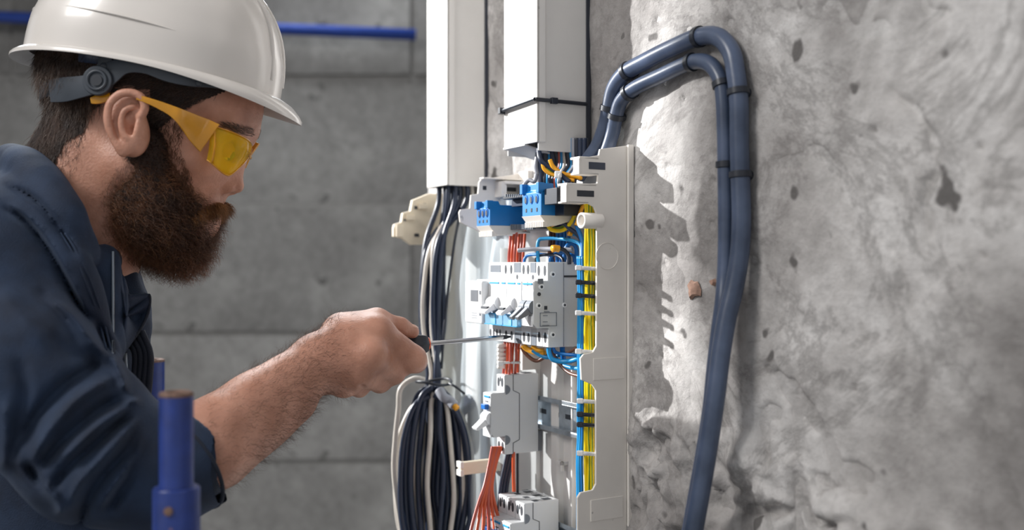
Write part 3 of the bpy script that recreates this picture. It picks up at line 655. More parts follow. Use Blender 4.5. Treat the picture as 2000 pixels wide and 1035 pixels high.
wl_('blue_wire', [(1080, 678, .062), (1086, 688, .06), (1104, 692, .05), (1124, 694, .04), (1136, 700, .03)], .0017, 'w_blue', 'blue wire below the nearest upper breaker joining the vertical bundle')
wl_('blue_wire', [(1098, 678, .058), (1099, 690, .06), (1101, 702, .062)], .0026, 'w_blue', 'short blue wire straight below nearest upper breaker')
wl_('blue_wire', [(1086, 700, .075), (1098, 712, .065), (1116, 718, .05), (1134, 720, .035)], .0021, 'w_lblue', 'lowest light blue wire below the upper row')
wl_('brown_wire', [(1070, 676, .07), (1080, 690, .07), (1094, 712, .065), (1112, 728, .05), (1134, 735, .032)], .0018, 'w_brown', 'brown wire slanting down to the vertical bundle from the upper row')
wl_('brown_wire', [(1100, 694, .055), (1112, 688, .05), (1126, 680, .042)], .0018, 'w_brown', 'brown wire slanting up below nearest upper breaker')
# orange / red bundle on the left
for k in range(6):
    x = 995+k*5.6; s = .150-.003*((k*2) % 5)
    wl_('orange_wire', [(x+3, 446, s), (x+1.5, 470, s), (x-1, 500, s), (x-2, 540, s+.01), (x-5, 600, s+.01), (x-9, 670, s), (x-10+random.uniform(-2, 2), 700, s), (x-12, 735, s+.004)], .00145, 'w_orange' if k % 2 else 'w_red', 'red orange wire in the vertical bundle left of the blue arches', 'orange wires behind the upper row')
for y, x in ((455, 1014), (709, 996)):
    root = empty('cable_tie', Q(x, y, .138), 0, label='white tie around the orange bundle '+('below the far blue block' if y < 500 else 'just above the single breaker'), cat='cable tie'); Li = inv(root)
    mb = MB(); mb.tube([Li(Q(x-22, y, .139)), Li(Q(x, y-1, .1385)), Li(Q(x+20, y-1, .138))], .0013, 8); mb.obj('strap', M['white_tie'], root, True)
    p = Li(Q(x-18, y+1, .138)); mb = MB().box(p.x-.003, p.x+.003, p.y-.002, p.y+.002, p.z-.0025, p.z+.0025); mb.obj('locking_head', M['white_tie'], root, bevel=.001)
# orange wires below the single breaker
for k in range(6):
    x = 962+k*3.5; wl_('orange_wire', [(x, 872, .148-.001*k), (x-6-k, 905, .146), (x-16-k*.5, 950, .142), (x-28+k*3, 985, .138), (x-42+k*8, 1035, .13), (x-52+k*9, 1090, .12)], .0018, 'w_orange' if k % 3 else 'w_red', 'orange wire fanning down from the single breaker', 'orange wires below the single breaker')
for k in range(3):
    x = 985+k*6; wl_('black_wire', [(x+8, 878, .152), (x+2, 905, .152), (x-6, 945, .152), (x-10, 990, .152), (x-12, 1060, .152)], .0021, 'w_navy', 'dark wire hanging behind the orange fan', 'dark wires behind the orange fan')
wl_('orange_wire', [(1003, 882, .14), (1003, 920, .14), (1004, 960, .14)], .0019, 'w_orange', 'single orange wire right of the orange fan')
wl_('black_wire', [(1011, 882, .145), (1011, 920, .145), (1011, 965, .145)], .0014, 'w_black', 'thin black wire beside the single orange wire')
# cables coming out of the near trunking
WC = [(1050, 'w_grey', .0025), (1058, 'w_navy', .0030), (1066, 'w_black', .0034), (1074, 'w_lblue', .0022), (1080, 'w_navy', .0034), (1087, 'w_black', .0032), (1093, 'w_red', .0020), (1098, 'w_lblue', .0022), (1103, 'w_white', .0024), (1109, 'w_black', .0032), (1115, 'w_lblue', .0022), (1121, 'w_grey', .0028), (1127, 'w_black', .0030), (1134, 'w_navy', .0032), (1142, 'w_navy', .0032)]
CN = {'w_grey': 'grey', 'w_navy': 'dark blue', 'w_black': 'black', 'w_lblue': 'blue', 'w_red': 'red', 'w_white': 'off-white'}
for k, (x, m, r) in enumerate(WC):
    s = .105-.004*k*.8; x2 = x+random.uniform(-3, 3)
    wire(CN[m].replace(' ', '_').replace('-', '_')+'_wire', [Q(x, 270, s), Q(x, 300, s), Q(x2, 325, s), Q((x2+1075)/2+k*1.5-8, 350, s), Q((x2+1075)/2+k*1.7-8, 385, s+.004), Q((x2+1078)/2+k-8, 425, s+.004)], r, m, CN[m]+' cable coming out of the open end of the tied trunking', group=CN[m]+' cables out of the tied trunking')
wl_('yellow_wire', [(1060, 318, .075), (1063, 330, .074), (1076, 340, .07), (1092, 344, .066), (1108, 350, .06), (1122, 352, .055)], .0020, 'w_amber', 'amber yellow wire crossing the cables under the trunking')
wl_('yellow_wire', [(1074, 312, .068), (1080, 325, .066), (1094, 336, .064), (1110, 342, .06), (1126, 345, .052), (1134, 348, .045)], .0022, 'w_amber', 'upper amber wire crossing through the white tie under trunking')
wl_('earth_wire', [(1062, 322, .076), (1072, 333, .072), (1084, 340, .069), (1100, 344, .064), (1118, 352, .056)], .0014, 'w_green', 'green wire crossing the cables under the trunking')
wl_('black_wire', [(1052, 290, .082), (1056, 312, .076), (1070, 324, .072), (1086, 334, .066), (1100, 346, .060), (1112, 355, .055)], .0026, 'w_navy', 'dark cable bending right through the white tie under the trunking')
o = empty('cable_tie', Q(1090, 342, .060), 0, label='white tie knot on the amber wires under the trunking', cat='cable tie')
MB().box(-.0035, .0035, -.003, .003, -.003, .004).obj('locking_head', M['white_tie'], o, bevel=.0012); mb = MB(); mb.tube([(0, 0, -.008), (.001, -.003, 0), (.004, 0, .006)], .0012, 8); mb.obj('strap', M['white_tie'], o, True)
wl_('grey_wire', [(1022, 366, .11), (1026, 358, .108), (1034, 352, .105), (1044, 354, .10), (1048, 340, .10)], .0022, 'w_grey', 'grey wire curling over the left of the near blue block')

# ================================================================== BIG DARK CABLES ON THE WALL
R1 = .0078
def cab(pts, label, r, collars):
    W_ = [T(*p) for p in pts]; pp = spline(W_, 8); o0 = pp[0].copy(); root = empty('power_cable', o0, 0, label=label, cat='cable')
    mb = MB(); mb.tube([p-o0 for p in pp], r, 18); mb.obj('sheath', M['pipe'], root, True)
    for (cx, cy) in collars:                   # clips where the photograph shows dark bands
        best = min(range(1, len(pp)-1), key=lambda i: (pp[i].x/pp[i].y*F+1000-cx)**2+(517.5-pp[i].z/pp[i].y*F-cy)**2)
        p = pp[best]; d = (pp[best+1]-pp[best-1]).normalized()
        mb = MB(); mb.tube([p-o0-d*.0028, p-o0-d*.0024, p-o0+d*.0024, p-o0+d*.0028], [r+.0001, r+.0014, r+.0014, r+.0001], 20); c = mb.obj('clip_band', M['black'], root, True); c.data.set_sharp_from_angle(angle=.6)
        a = ND*.0; mb = MB(); q_ = p-o0-ND*(r*.8); mb.tube([q_+ND*.0, q_-ND*(r*.6)], .004, 10); mb.obj('clip_foot', M['black'], root)
cab([(1128, 345, .022), (1150, 312, .018), (1168, 285, .014), (1183, 245, .011), (1190, 212, .011), (1200, 172, .011), (1222, 142, .011), (1260, 120, .011), (1310, 95, .011), (1365, 72, .011), (1402, 72, .011), (1428, 102, .011), (1438, 150, .011), (1443, 200, .011), (1444, 280, .011), (1446, 350, .011), (1448, 430, .012), (1444, 500, .014), (1434, 560, .018), (1420, 620, .024), (1408, 690, .03), (1398, 770, .036), (1385, 860, .042), (1370, 950, .048), (1354, 1040, .052), (1338, 1130, .055)],
    'thick dark cable clipped to the plaster wall, outer of the two loops', R1, [(1226, 138), (1366, 72), (1190, 212), (1441, 182), (1446, 345)])
cab([(1160, 330, .020), (1182, 300, .014), (1196, 262, .011), (1203, 228, .011), (1214, 196, .011), (1240, 172, .011), (1290, 148, .011), (1350, 122, .011), (1384, 124, .011), (1406, 152, .011), (1413, 190, .011), (1416, 260, .011), (1417, 330, .011), (1418, 400, .011), (1418, 480, .012), (1416, 540, .014), (1412, 590, .018), (1404, 650, .022), (1396, 720, .028), (1388, 800, .034), (1374, 890, .040), (1358, 980, .046), (1342, 1070, .05), (1330, 1130, .052)],
    'thick dark cable clipped to the plaster wall, inner of the two loops', .0068, [(1226, 178), (1352, 122), (1203, 228), (1411, 165), (1417, 325)])

# ================================================================== HANGING CABLE BUNDLE AND COIL
def lerp(a, b, t): return a+(b-a)*t
for k in range(13):
    u = k/12.; dk = k % 3 != 1; x0 = lerp(845, 880, u); D0 = 1.215-random.uniform(0, .02)
    x1 = lerp(824, 872, (u*7.3) % 1); x2 = lerp(836, 860, (u*5.1) % 1); r = .0032 if dk else .0026
    q_ = W(.326-.030*u, .046-.032*((k*5) % 13)/12., zz(350, .31, .03))
    pts = [q_, q_-Vector((.001, 0, .03)), P(lerp(x0, x1, .6), 470, D0-.005), P(x1, 560, D0-.01), P(x1+2*math.sin(k), 640, D0-.01), P(x2, 720, D0-.02), P(x2, 748, D0-.02), P(x2+random.uniform(-14, 14), 790, D0-.02)]
    wire('black_cable' if dk else 'white_cable', pts, r, 'w_navy' if dk else 'w_white', ('dark' if dk else 'off-white')+' cable hanging straight down from the far trunking', 'cable', ('dark' if dk else 'off-white')+' cables hanging from the far trunking')
wire('black_cable', [W(.30, .035, zz(350, .30, .03)), P(900, 400, 1.20), P(888, 470, 1.19), P(876, 560, 1.185), P(868, 640, 1.18), P(862, 720, 1.18)], .0016, 'w_black', 'thin black cable hanging apart, right of the bundle', 'cable')
for k in range(22):                            # loops of the coil
    white = k in (0, 1, 3, 6, 8, 12, 14, 17, 19, 21); u = k/21.
    xl = lerp(772, 856, min(1, u*1.3)) if k % 2 == 0 else lerp(800, 850, (u*3.1) % 1); xr = lerp(925, 858, u) if k % 2 == 0 else lerp(908, 862, (u*2.7) % 1)
    D0 = 1.165-.025*((k*7) % 5)/4+(.02 if white and k > 12 else 0)
    top = 752+random.uniform(-6, 14); bot = 1110+random.uniform(-30, 70)
    def J(a): return random.uniform(-a, a)
    c = lerp(838, 858, random.random())
    side = [(c-4, top+8), (lerp(c, xl, .55), top+28), (xl+6, top+95), (xl, top+190+J(20)), (xl+8+J(4), 1030), (lerp(c, xl, .55), bot-20), (c+J(6), bot), (lerp(c, xr, .55), bot-20), (xr-8+J(4), 1030), (xr, top+190+J(20)), (xr-8, top+95), (lerp(c, xr, .55), top+30), (c+4, top+6)]
    if k % 2: side = [(x+ (8 if x > c else -8)*0, y) for x, y in side]
    pts = [P(x, y, D0+J(.004)) for x, y in side]
    tone = ('off-white cable loop' if white else 'dark cable loop')
    wire('white_cable' if white else 'black_cable', pts, .0030 if white else .0035, 'w_white' if white else 'w_navy', ('off-white' if white else 'dark')+' cable loop in the coil hanging below the far trunking', 'cable', ('off-white' if white else 'dark')+' loops in the hanging coil')
t0 = empty('cable_tie', P(846, 748, 1.13), 0, label='thin black tie around the neck of the hanging coil', cat='cable tie')
mb = MB(); mb.tube([(math.cos(a)*.020, .012+math.sin(a)*.020, .002*math.sin(a*2)) for a in np.linspace(0, 2*math.pi, 25)], .0016, 8, False); mb.obj('strap', M['black'], t0, True)
mb = MB(); mb.tube([(.018, 0, 0), (.026, -.004, -.004), (.036, -.002, -.012)], .0014, 8); mb.obj('strap_tail', M['black'], t0, True)
cr = empty('cable_end', P(868, 770, 1.12), 0, label='crumpled grey stripped cable end with copper tip on the coil', cat='cable')
L = inv(cr); mb = MB(); mb.tube([L(P(*p)) for p in spline([(858, 762, 1.12), (866, 775, 1.115), (878, 782, 1.115), (888, 793, 1.11)], 6)], .0055, 10); mb.obj('sleeve', M['w_grey'], cr, True)
mb = MB(); mb.tube([L(P(886, 791, 1.11)), L(P(893, 798, 1.107))], .0035, 10); mb.obj('copper_tip', M['w_amber'], cr, True)

# white ties / tangled white cable above the coil, left of the bundle
wire('white_cable', [P(830, 742, 1.15), P(806, 740, 1.15), P(782, 760, 1.15), P(778, 800, 1.15), P(772, 860, 1.15), P(770, 930, 1.15), P(786, 1050, 1.15)], .003, 'w_white', 'outermost off-white cable bowing left around the coil', 'cable')
# plastic film hung over the far panel
fm = MB(); nx, nzf = 46, 60
vs = []
for i in range(nx):
    for j in range(nzf):
        px = lerp(866, 1012, i/(nx-1)); py = lerp(384, 1120, j/(nzf-1)); s = s_of(px, .045); 
        wv = .005*math.sin(i*.35+.8*math.sin(j*.11))+.0018*math.sin(i*.9+j*.08)+.0022*math.sin(j*.25+i*.3)
        s = lerp(.34, .17, i/(nx-1)); v = W(s, .030+wv+.012*math.sin(j*.05), zz(py, s, .035)+.004*math.sin(i*.4)); vs.append(v)
fm.add(vs, [(i*nzf+j, (i+1)*nzf+j, (i+1)*nzf+j+1, i*nzf+j+1) for i in range(nx-1) for j in range(nzf-1)])
tag(fm.obj('plastic_film', M['film'], smooth=True), 'wrinkled translucent plastic film hanging between the coil and the breakers', 'plastic film')
# dark strip behind the film, and dark wound cable low down
st = empty('cable_channel', W(.262, .0, -.2), ROTW, label='dark grey vertical strip seen through the plastic film', cat='channel')
MB().box(0, .020, .004, .014, -.1, .262).box(-.010, -.004, .004, .010, -.1, .262).obj('strip', M['greyw'], st, bevel=.002)
for k in range(4):
    pts = [P(930+34*math.cos(a), 832+(44+5*k)*math.sin(a), 1.215+.004*k) for a in np.linspace(.2*k, 5.9+.1*k, 12)]
    wire('black_cable', pts, .0055, 'w_navy', 'dark cable wound in a ring behind the plastic film', 'cable', 'ring of dark cable behind the film')
# cream support arm
sa = empty('support_arm', Q(925, 912, .19), ROTW, label='short cream plastic arm sticking out left, beside the orange wires', cat='bracket')
L = inv(sa); a = L(Q(897, 912, .19)); b = L(Q(975, 912, .19))
MB().box(-.004, .004, b.y, a.y, -.0068, .0068).obj('arm', M['cream2'], sa, bevel=.001)
MB().box(-.0055, .0055, a.y-.003, a.y+.001, -.0078, -.001).box(-.0055, .0055, a.y-.003, a.y+.001, .001, .0078).obj('end_fork', M['cream'], sa, bevel=.0008)

# ================================================================== BLUE POSTS
def post(px, py, D, r, label, sleeve=None, cap=True):
    base = P(px, py, D); root = empty('scaffold_post', (base.x, base.y, -1.45), 0, label=label, cat='post'); H = base.z+1.45
    mb = MB(); n = 28; prof = [(r, 0), (r, H-.001), (r-.0006, H), (r-.004, H), (r-.004, H-.03)]
    vs = [(math.cos(2*math.pi*k/n)*q, math.sin(2*math.pi*k/n)*q, zq) for q, zq in prof for k in range(n)]
    mb.add(vs, [(i*n+k, i*n+(k+1) % n, (i+1)*n+(k+1) % n, (i+1)*n+k) for i in range(4) for k in range(n)]); o = mb.obj('tube', M['post'], root, True); o.data.set_sharp_from_angle(angle=.6)
    mb = MB(); mb.tube([(math.cos(a)*(r-.002), math.sin(a)*(r-.002), H) for a in np.linspace(0, 2*math.pi, 29)], .0023, 8, False); mb.obj('rim', M['rust'], root, True)
    if sleeve:
        zs = (517.5-sleeve)/F*D+1.45; r2 = r+.0042
        prof = [(r+.0002, zs+.0005), (r2-.001, zs+.0005), (r2, zs-.001), (r2, 0)]
        vs = [(math.cos(2*math.pi*k/n)*q, math.sin(2*math.pi*k/n)*q, zq) for q, zq in prof for k in range(n)]
        mb = MB(); mb.add(vs, [(i*n+k, i*n+(k+1) % n, (i+1)*n+(k+1) % n, (i+1)*n+k) for i in range(3) for k in range(n)]); mb.obj('outer_sleeve', M['post'], root, True).data.set_sharp_from_angle(angle=.6)
        mb = MB(); mb.tube([(0, -r2-.001, zs-.012), (0, -r2+.002, zs-.012)], .003, 10); mb.obj('sleeve_pin', M['rust'], root)
post(344.5, 771, .66, .0110, 'nearest blue steel post with chipped paint and wider lower sleeve, in front of the elbow', 952)
post(297, 705, 1.16, .0140, 'shorter looking blue post behind the chest and sleeve of the worker')

# ================================================================== SIGNED DISTANCE MODELLING (numpy surface nets)
class Field:
    def __init__(s, lo, hi, h):
        s.lo = np.array(lo, np.float32); s.h = h; s.n = np.ceil((np.array(hi)-lo)/h).astype(int)+1
        s.F = np.full(tuple(s.n), 9., np.float32)
    def region(s, blo, bhi, pad):
        a = np.maximum(np.floor((np.array(blo)-pad-s.lo)/s.h).astype(int), 0); b = np.minimum(np.ceil((np.array(bhi)+pad-s.lo)/s.h).astype(int)+1, s.n)
        if (b <= a).any(): return None
        sl = tuple(slice(x, y) for x, y in zip(a, b))
        g = [s.lo[i]+s.h*np.arange(a[i], b[i], dtype=np.float32) for i in range(3)]
        return sl, g[0][:, None, None], g[1][None, :, None], g[2][None, None, :]
    def put(s, sl, d, k, sub=False):
        A = s.F[sl]; d = d.astype(np.float32)
        if sub:
            d = -d; hh = np.clip(.5-.5*(A-d)/k, 0, 1); s.F[sl] = A*(1-hh)+d*hh+k*hh*(1-hh); return
        hh = np.clip(.5+.5*(A-d)/k, 0, 1); s.F[sl] = A*(1-hh)+d*hh-k*hh*(1-hh)
    def cap(s, a, b, ra, rb, k=.004, sub=False, pad=None):
        a = np.array(a); b = np.array(b); r = max(ra, rb); R = s.region(np.minimum(a, b)-r, np.maximum(a, b)+r, pad or 1.5*k+3*s.h)
        if R is None: return
        sl, x, y, z = R; d = b-a; dd = float(d@d)+1e-12
        t = np.clip(((x-a[0])*d[0]+(y-a[1])*d[1]+(z-a[2])*d[2])/dd, 0, 1)
        dist = np.sqrt((x-a[0]-t*d[0])**2+(y-a[1]-t*d[1])**2+(z-a[2]-t*d[2])**2)-(ra+t*(rb-ra)); s.put(sl, dist, k, sub)
    def ell(s, c, r, k=.004, rot=0., sub=False, yaw=0.):        # rot turns about the y axis (clockwise in the picture), radii (x, y, z)
        c = np.array(c); R = s.region(c-max(r), c+max(r), 1.5*k+3*s.h)
        if R is None: return
        sl, x, y, z = R; x = x-c[0]; y = y-c[1]; z = z-c[2]
        if yaw: cy, sy = math.cos(yaw), math.sin(yaw); x, y = cy*x+sy*y, -sy*x+cy*y
        cr_, sr_ = math.cos(rot), math.sin(rot); u = cr_*x-sr_*z; w = sr_*x+cr_*z
        k0 = np.sqrt((u/r[0])**2+(y/r[1])**2+(w/r[2])**2); k1 = np.sqrt((u/r[0]**2)**2+(y/r[1]**2)**2+(w/r[2]**2)**2)+1e-6
        s.put(sl, k0*(k0-1)/k1, k, sub)
    def mesh(s):
        Fd = s.F; nx, ny, nz_ = Fd.shape; I = Fd < 0
        c = I[:-1, :-1, :-1].astype(np.int8)
        for dx in (0, 1):
            for dy in (0, 1):
                for dz in (0, 1):
                    if dx+dy+dz: c = c+I[dx:nx-1+dx, dy:ny-1+dy, dz:nz_-1+dz]
        ijk = np.argwhere((c > 0) & (c < 8)); idm = np.full(c.shape, -1, np.int32); idm[tuple(ijk.T)] = np.arange(len(ijk))
        acc = np.zeros((len(ijk), 3)); cnt = np.zeros(len(ijk)); cor = [(a, b, e) for a in (0, 1) for b in (0, 1) for e in (0, 1)]
        for a in cor:
            for ax in range(3):
                if a[ax]: continue
                b = list(a); b[ax] = 1
                fa = Fd[ijk[:, 0]+a[0], ijk[:, 1]+a[1], ijk[:, 2]+a[2]]; fb = Fd[ijk[:, 0]+b[0], ijk[:, 1]+b[1], ijk[:, 2]+b[2]]
                m = (fa < 0) != (fb < 0); t = np.where(m, fa/np.where(m, fa-fb, 1), 0)
                p = np.array(a, float)[None]+0*acc; p[:, ax] += t; acc[m] += p[m]; cnt[m] += 1
        V = (acc/np.maximum(cnt, 1)[:, None]+ijk)*s.h+s.lo
        Q_ = []
        for ax in range(3):
            sl0 = [slice(None)]*3; sl1 = [slice(None)]*3; sl0[ax] = slice(0, -1); sl1[ax] = slice(1, None)
            A = I[tuple(sl0)]; B = I[tuple(sl1)]; e = np.argwhere(A != B); u, w = (ax+1) % 3, (ax+2) % 3
            lim = np.array(c.shape); ok = (e[:, u] > 0) & (e[:, w] > 0) & (e[:, u] < lim[u]) & (e[:, w] < lim[w]); e = e[ok]
            inside = A[tuple(e.T)]
            def at(du, dw): q = e.copy(); q[:, u] += du; q[:, w] += dw; return idm[tuple(q.T)]
            q = np.stack([at(-1, -1), at(0, -1), at(0, 0), at(-1, 0)], 1); q[~inside] = q[~inside][:, ::-1]; Q_.append(q)
        return V, np.concatenate(Q_)
def smoothmesh(V, Q_, it=2, lam=.5):
    E = np.concatenate([Q_[:, [0, 1]], Q_[:, [1, 2]], Q_[:, [2, 3]], Q_[:, [3, 0]]]); n = len(V)
    for _ in range(it):
        a = np.zeros_like(V); d = np.bincount(E[:, 0], minlength=n)+np.bincount(E[:, 1], minlength=n)
        for ax in range(3): a[:, ax] = np.bincount(E[:, 0], V[E[:, 1], ax], n)+np.bincount(E[:, 1], V[E[:, 0], ax], n)
        V = V+lam*(a/np.maximum(d, 1)[:, None]-V)
    return V
def normals(V, Q_):
    nf = np.cross(V[Q_[:, 2]]-V[Q_[:, 0]], V[Q_[:, 3]]-V[Q_[:, 1]]); N = np.zeros_like(V)
    for k in range(4):
        for ax in range(3): N[:, ax] += np.bincount(Q_[:, k], nf[:, ax], len(V))
    return N/(np.linalg.norm(N, axis=1)[:, None]+1e-12)
def npmesh(name, V, Q_, m, parent, loc):
    me = bpy.data.meshes.new(name); me.vertices.add(len(V)); me.vertices.foreach_set('co', (V-np.array(loc)).astype(np.float32).ravel())
    k = Q_.shape[1]; me.loops.add(Q_.size); me.loops.foreach_set('vertex_index', Q_.astype(np.int32).ravel())
    me.polygons.add(len(Q_)); me.polygons.foreach_set('loop_start', np.arange(0, Q_.size, k, dtype=np.int32)); me.update(calc_edges=True)
    return mkobj(name, me, m, parent, True)
def pix(V): return V[:, 0]/V[:, 1]*F+1000, 517.5-V[:, 2]/V[:, 1]*F
def inpoly(x, y, poly):
    r = np.zeros(x.shape, bool); n = len(poly)
    for i in range(n):
        x0, y0 = poly[i]; x1, y1 = poly[(i+1) % n]
        with np.errstate(divide='ignore', invalid='ignore'): r ^= ((y0 > y) != (y1 > y)) & (x < (x1-x0)*(y-y0)/(y1-y0+1e-9)+x0)
    return r
def strands(name, pts, dirs, ln, r, m, parent, loc, K=4, curl=.15, grav=(0, 0, 0), kind='stuff'):
    n = len(pts); ln = np.asarray(ln)*np.ones(n); dirs = dirs/np.linalg.norm(dirs, axis=1)[:, None]
    wob = RNG.randn(n, 3); wob -= (wob*dirs).sum(1)[:, None]*dirs; wob /= np.linalg.norm(wob, axis=1)[:, None]; w2_ = np.cross(dirs, wob)
    ph = RNG.rand(n)*6.28; V = np.zeros((n, K+1, 3, 3)); g = np.array(grav)
    for k in range(K+1):
        t = k/K; c = pts+dirs*(ln*t)[:, None]+g*(ln*t*t)[:, None]+(wob*(np.sin(ph+t*5)-np.sin(ph))[:, None]+w2_*(np.cos(ph+t*5)-np.cos(ph))[:, None])*(ln*curl)[:, None]
        rr = r*(1-.85*t)
        for j in range(3): V[:, k, j] = c+rr*(wob*math.cos(2.094*j)+w2_*math.sin(2.094*j))
    b = (np.arange(n)*(K+1)*3)[:, None, None]; kk = (np.arange(K)*3)[None, :, None]; j = np.arange(3)[None, None]
    j2 = (j+1) % 3; q = np.stack([b+kk+j, b+kk+j2, b+kk+3+j2, b+kk+3+j], -1).reshape(-1, 4)
    o = npmesh(name, V.reshape(-1, 3), q, m, parent, loc)
    if kind: o['kind'] = kind
    return o
def k_(D): return D/F

# ================================================================== THE WORKER
DH = .92; kH = DH/F
rootp = Vector((P(120, 900, .86).x, .88, -1.45))
person = empty('person', rootp, 0, label='bearded man in navy jacket leaning in from the left, holding a screwdriver', cat='person')
# ---- head and neck
hf = Field((-.475, .795, -.14), (-.215, 1.045, .235), .00145)
def H(px, py, q=0): return P(px, py, DH)+Vector((0, q*kH, 0))     # q: sideways from the middle of the face, in picture pixels at that depth
hf.ell(H(290, 138), (205*kH, 150*kH, 165*kH), .01, .17)
hf.ell(H(385, 225), (112*kH, 112*kH, 120*kH), .02, .3)
hf.ell(H(365, 300), (108*kH, 104*kH, 110*kH), .02, .3)
hf.cap(H(280, 330, -72), H(380, 430, -22), 46*kH, 30*kH, .02); hf.cap(H(280, 330, 72), H(380, 430, 22), 46*kH, 30*kH, .02)
hf.cap(H(380, 440, -14), H(384, 440, 14), 30*kH, 30*kH, .015)
hf.ell(H(385, 392), (44*kH, 54*kH, 50*kH), .015)
for q in (-1, 1):
    hf.ell(H(395, 318, q*72), (44*kH, 34*kH, 36*kH), .014)                      # cheek bones
    hf.cap(H(482, 256, q*8), H(456, 262, q*62), 15*kH, 15*kH, .010)             # brow ridge
    hf.ell(H(466, 298, q*42), (22*kH, 26*kH, 18*kH), .008, sub=True)            # eye socket
hf.ell(H(428, 200), (72*kH, 100*kH, 75*kH), .02)
hf.cap(H(470, 288), H(452, 350), 9*kH, 15*kH, .009)
hf.cap(H(456, 348), H(463, 364), 13*kH, 13*kH, .007)
for q in (-1, 1):
    hf.ell(H(447, 368, q*17), (15*kH, 11*kH, 12*kH), .004)
    hf.ell(H(451, 382, q*11), (9*kH, 6*kH, 6*kH), .0015, sub=True)
hf.cap(H(416, 400, -16), H(416, 400, 16), 12*kH, 12*kH, .006)
hf.cap(H(408, 424, -12), H(408, 424, 12), 9*kH, 9*kH, .004)
hf.cap(H(206, 300), H(96, 560), 110*kH, 126*kH, .014)
hf.cap(H(176, 250), H(86, 420), 76*kH, 90*kH, .012)
hf.cap(H(262, 330, -60), H(205, 500, -38), 32*kH, 26*kH, .02); hf.cap(H(262, 330, 60), H(205, 500, 38), 32*kH, 26*kH, .02)   # neck muscle
hf.cap(H(220, 440), H(165, 560), 70*kH, 80*kH, .02)
# ears: the outline is drawn at the near side and mirrored
DE = .840
def ear(far):
    def e(px, py, dq=0.):
        v = P(px, py, DE+dq*DE/F)
        return Vector((v.x, 2*DH-v.y, v.z)) if far else v
    k = DE/F
    hf.ell(e(246, 240, 8), (38*k, 9*k, 58*k), .004, .12)
    hf.ell(e(262, 262, 22), (30*k, 30*k, 45*k), .008)
    hel = [(272, 232, 2), (283, 212, -3), (276, 190, -6), (255, 181, -9), (232, 185, -11), (215, 203, -12), (210, 228, -11), (214, 252, -8), (223, 272, -5), (232, 288, -3)]
    pts = spline([e(*p) for p in hel], 3)
    for a, b in zip(pts[:-1], pts[1:]): hf.cap(a, b, 7.5*k, 7.5*k, .0016)
    hf.ell(e(240, 292, -2), (13*k, 8*k, 16*k), .003, -.1)
    hf.ell(e(247, 215, -3), (17*k, 7*k, 20*k), .003, sub=True)
    hf.ell(e(228, 236, -6), (5*k, 7*k, 34*k), .0025, -.08, sub=True)
    hf.ell(e(256, 246, -4), (12*k, 14*k, 19*k), .003, sub=True)
    anti = [(262, 208, -1), (243, 216, -6), (236, 238, -7), (240, 260, -6), (250, 270, -4)]
    pts = spline([e(*p) for p in anti], 3)
    for a, b in zip(pts[:-1], pts[1:]): hf.cap(a, b, 5*k, 5*k, .002)
    hf.cap(e(270, 242, -1), e(266, 258, -2), 6*k, 6*k, .003)
    hf.ell(e(258, 250, 4), (6*k, 14*k, 8*k), .0015, sub=True)
ear(False); ear(True)
Vh, Qh = hf.mesh(); Vh = smoothmesh(Vh, Qh, 2, .45); Nh = normals(Vh, Qh)
# ---- hand, forearm and upper arm
af = Field((-.45, .70, -.36), (-.055, 1.03, .02), .00145)
def A(px, py, D): return P(px, py, D)
WR = A(618, 712, .905)
def ac(a, b, ra, rb, k=.006): af.cap(A(*a), A(*b), ra*k_(a[2]), rb*k_(b[2]), k)
ac((300, 915, .803), (400, 874, .825), 66, 86, .01); ac((400, 872, .825), (500, 800, .865), 86, 70, .01); ac((500, 800, .865), (612, 714, .905), 70, 53, .01)
ac((440, 820, .83), (560, 738, .88), 50, 34, .012); ac((440, 905, .845), (580, 790, .89), 42, 34, .012)
ac((60, 740, .815), (190, 885, .808), 60, 60, .02); ac((190, 885, .808), (300, 915, .803), 60, 66, .02)
# palm: wrist to the knuckles
ac((618, 712, .907), (676, 672, .918), 54, 50, .008)
MC = {'i': (733, 652, .925), 'm': (722, 694, .905), 'r': (700, 728, .908), 'l': (672, 750, .918)}
for c, r in (('i', 38), ('m', 37), ('r', 32), ('l', 26)): ac((625, 708, .91), MC[c], 46, r, .010)
ac((670, 650, .93), (726, 640, .938), 40, 30, .010)
# fingers (each a chain of its own: knuckle, middle joint, end joint, tip)
ac(MC['i'], (806, 701, .942), 33, 27, .006); ac((806, 701, .942), (812, 706, .968), 26, 22, .004); ac((812, 706, .968), (790, 684, .990), 22, 17, .003)
ac(MC['m'], (768, 728, .942), 30, 23, .006); ac((768, 728, .942), (786, 716, .972), 22, 19, .004); ac((786, 716, .972), (770, 690, .990), 19, 15, .003)
ac(MC['r'], (742, 746, .942), 26, 21, .006); ac((742, 746, .942), (764, 730, .972), 20, 17, .004); ac((764, 730, .972), (748, 704, .990), 17, 14, .003)
ac(MC['l'], (702, 758, .945), 22, 17, .006); ac((702, 758, .945), (728, 742, .968), 17, 15, .004); ac((728, 742, .968), (722, 716, .985), 15, 12, .003)
# thumb: leaves the side of the palm, lies along the top of the handle
ac((668, 655, .935), (736, 627, .950), 34, 25, .010); ac((736, 627, .950), (782, 638, .962), 22, 18, .006); ac((782, 638, .962), (806, 648, .968), 17, 13, .004)
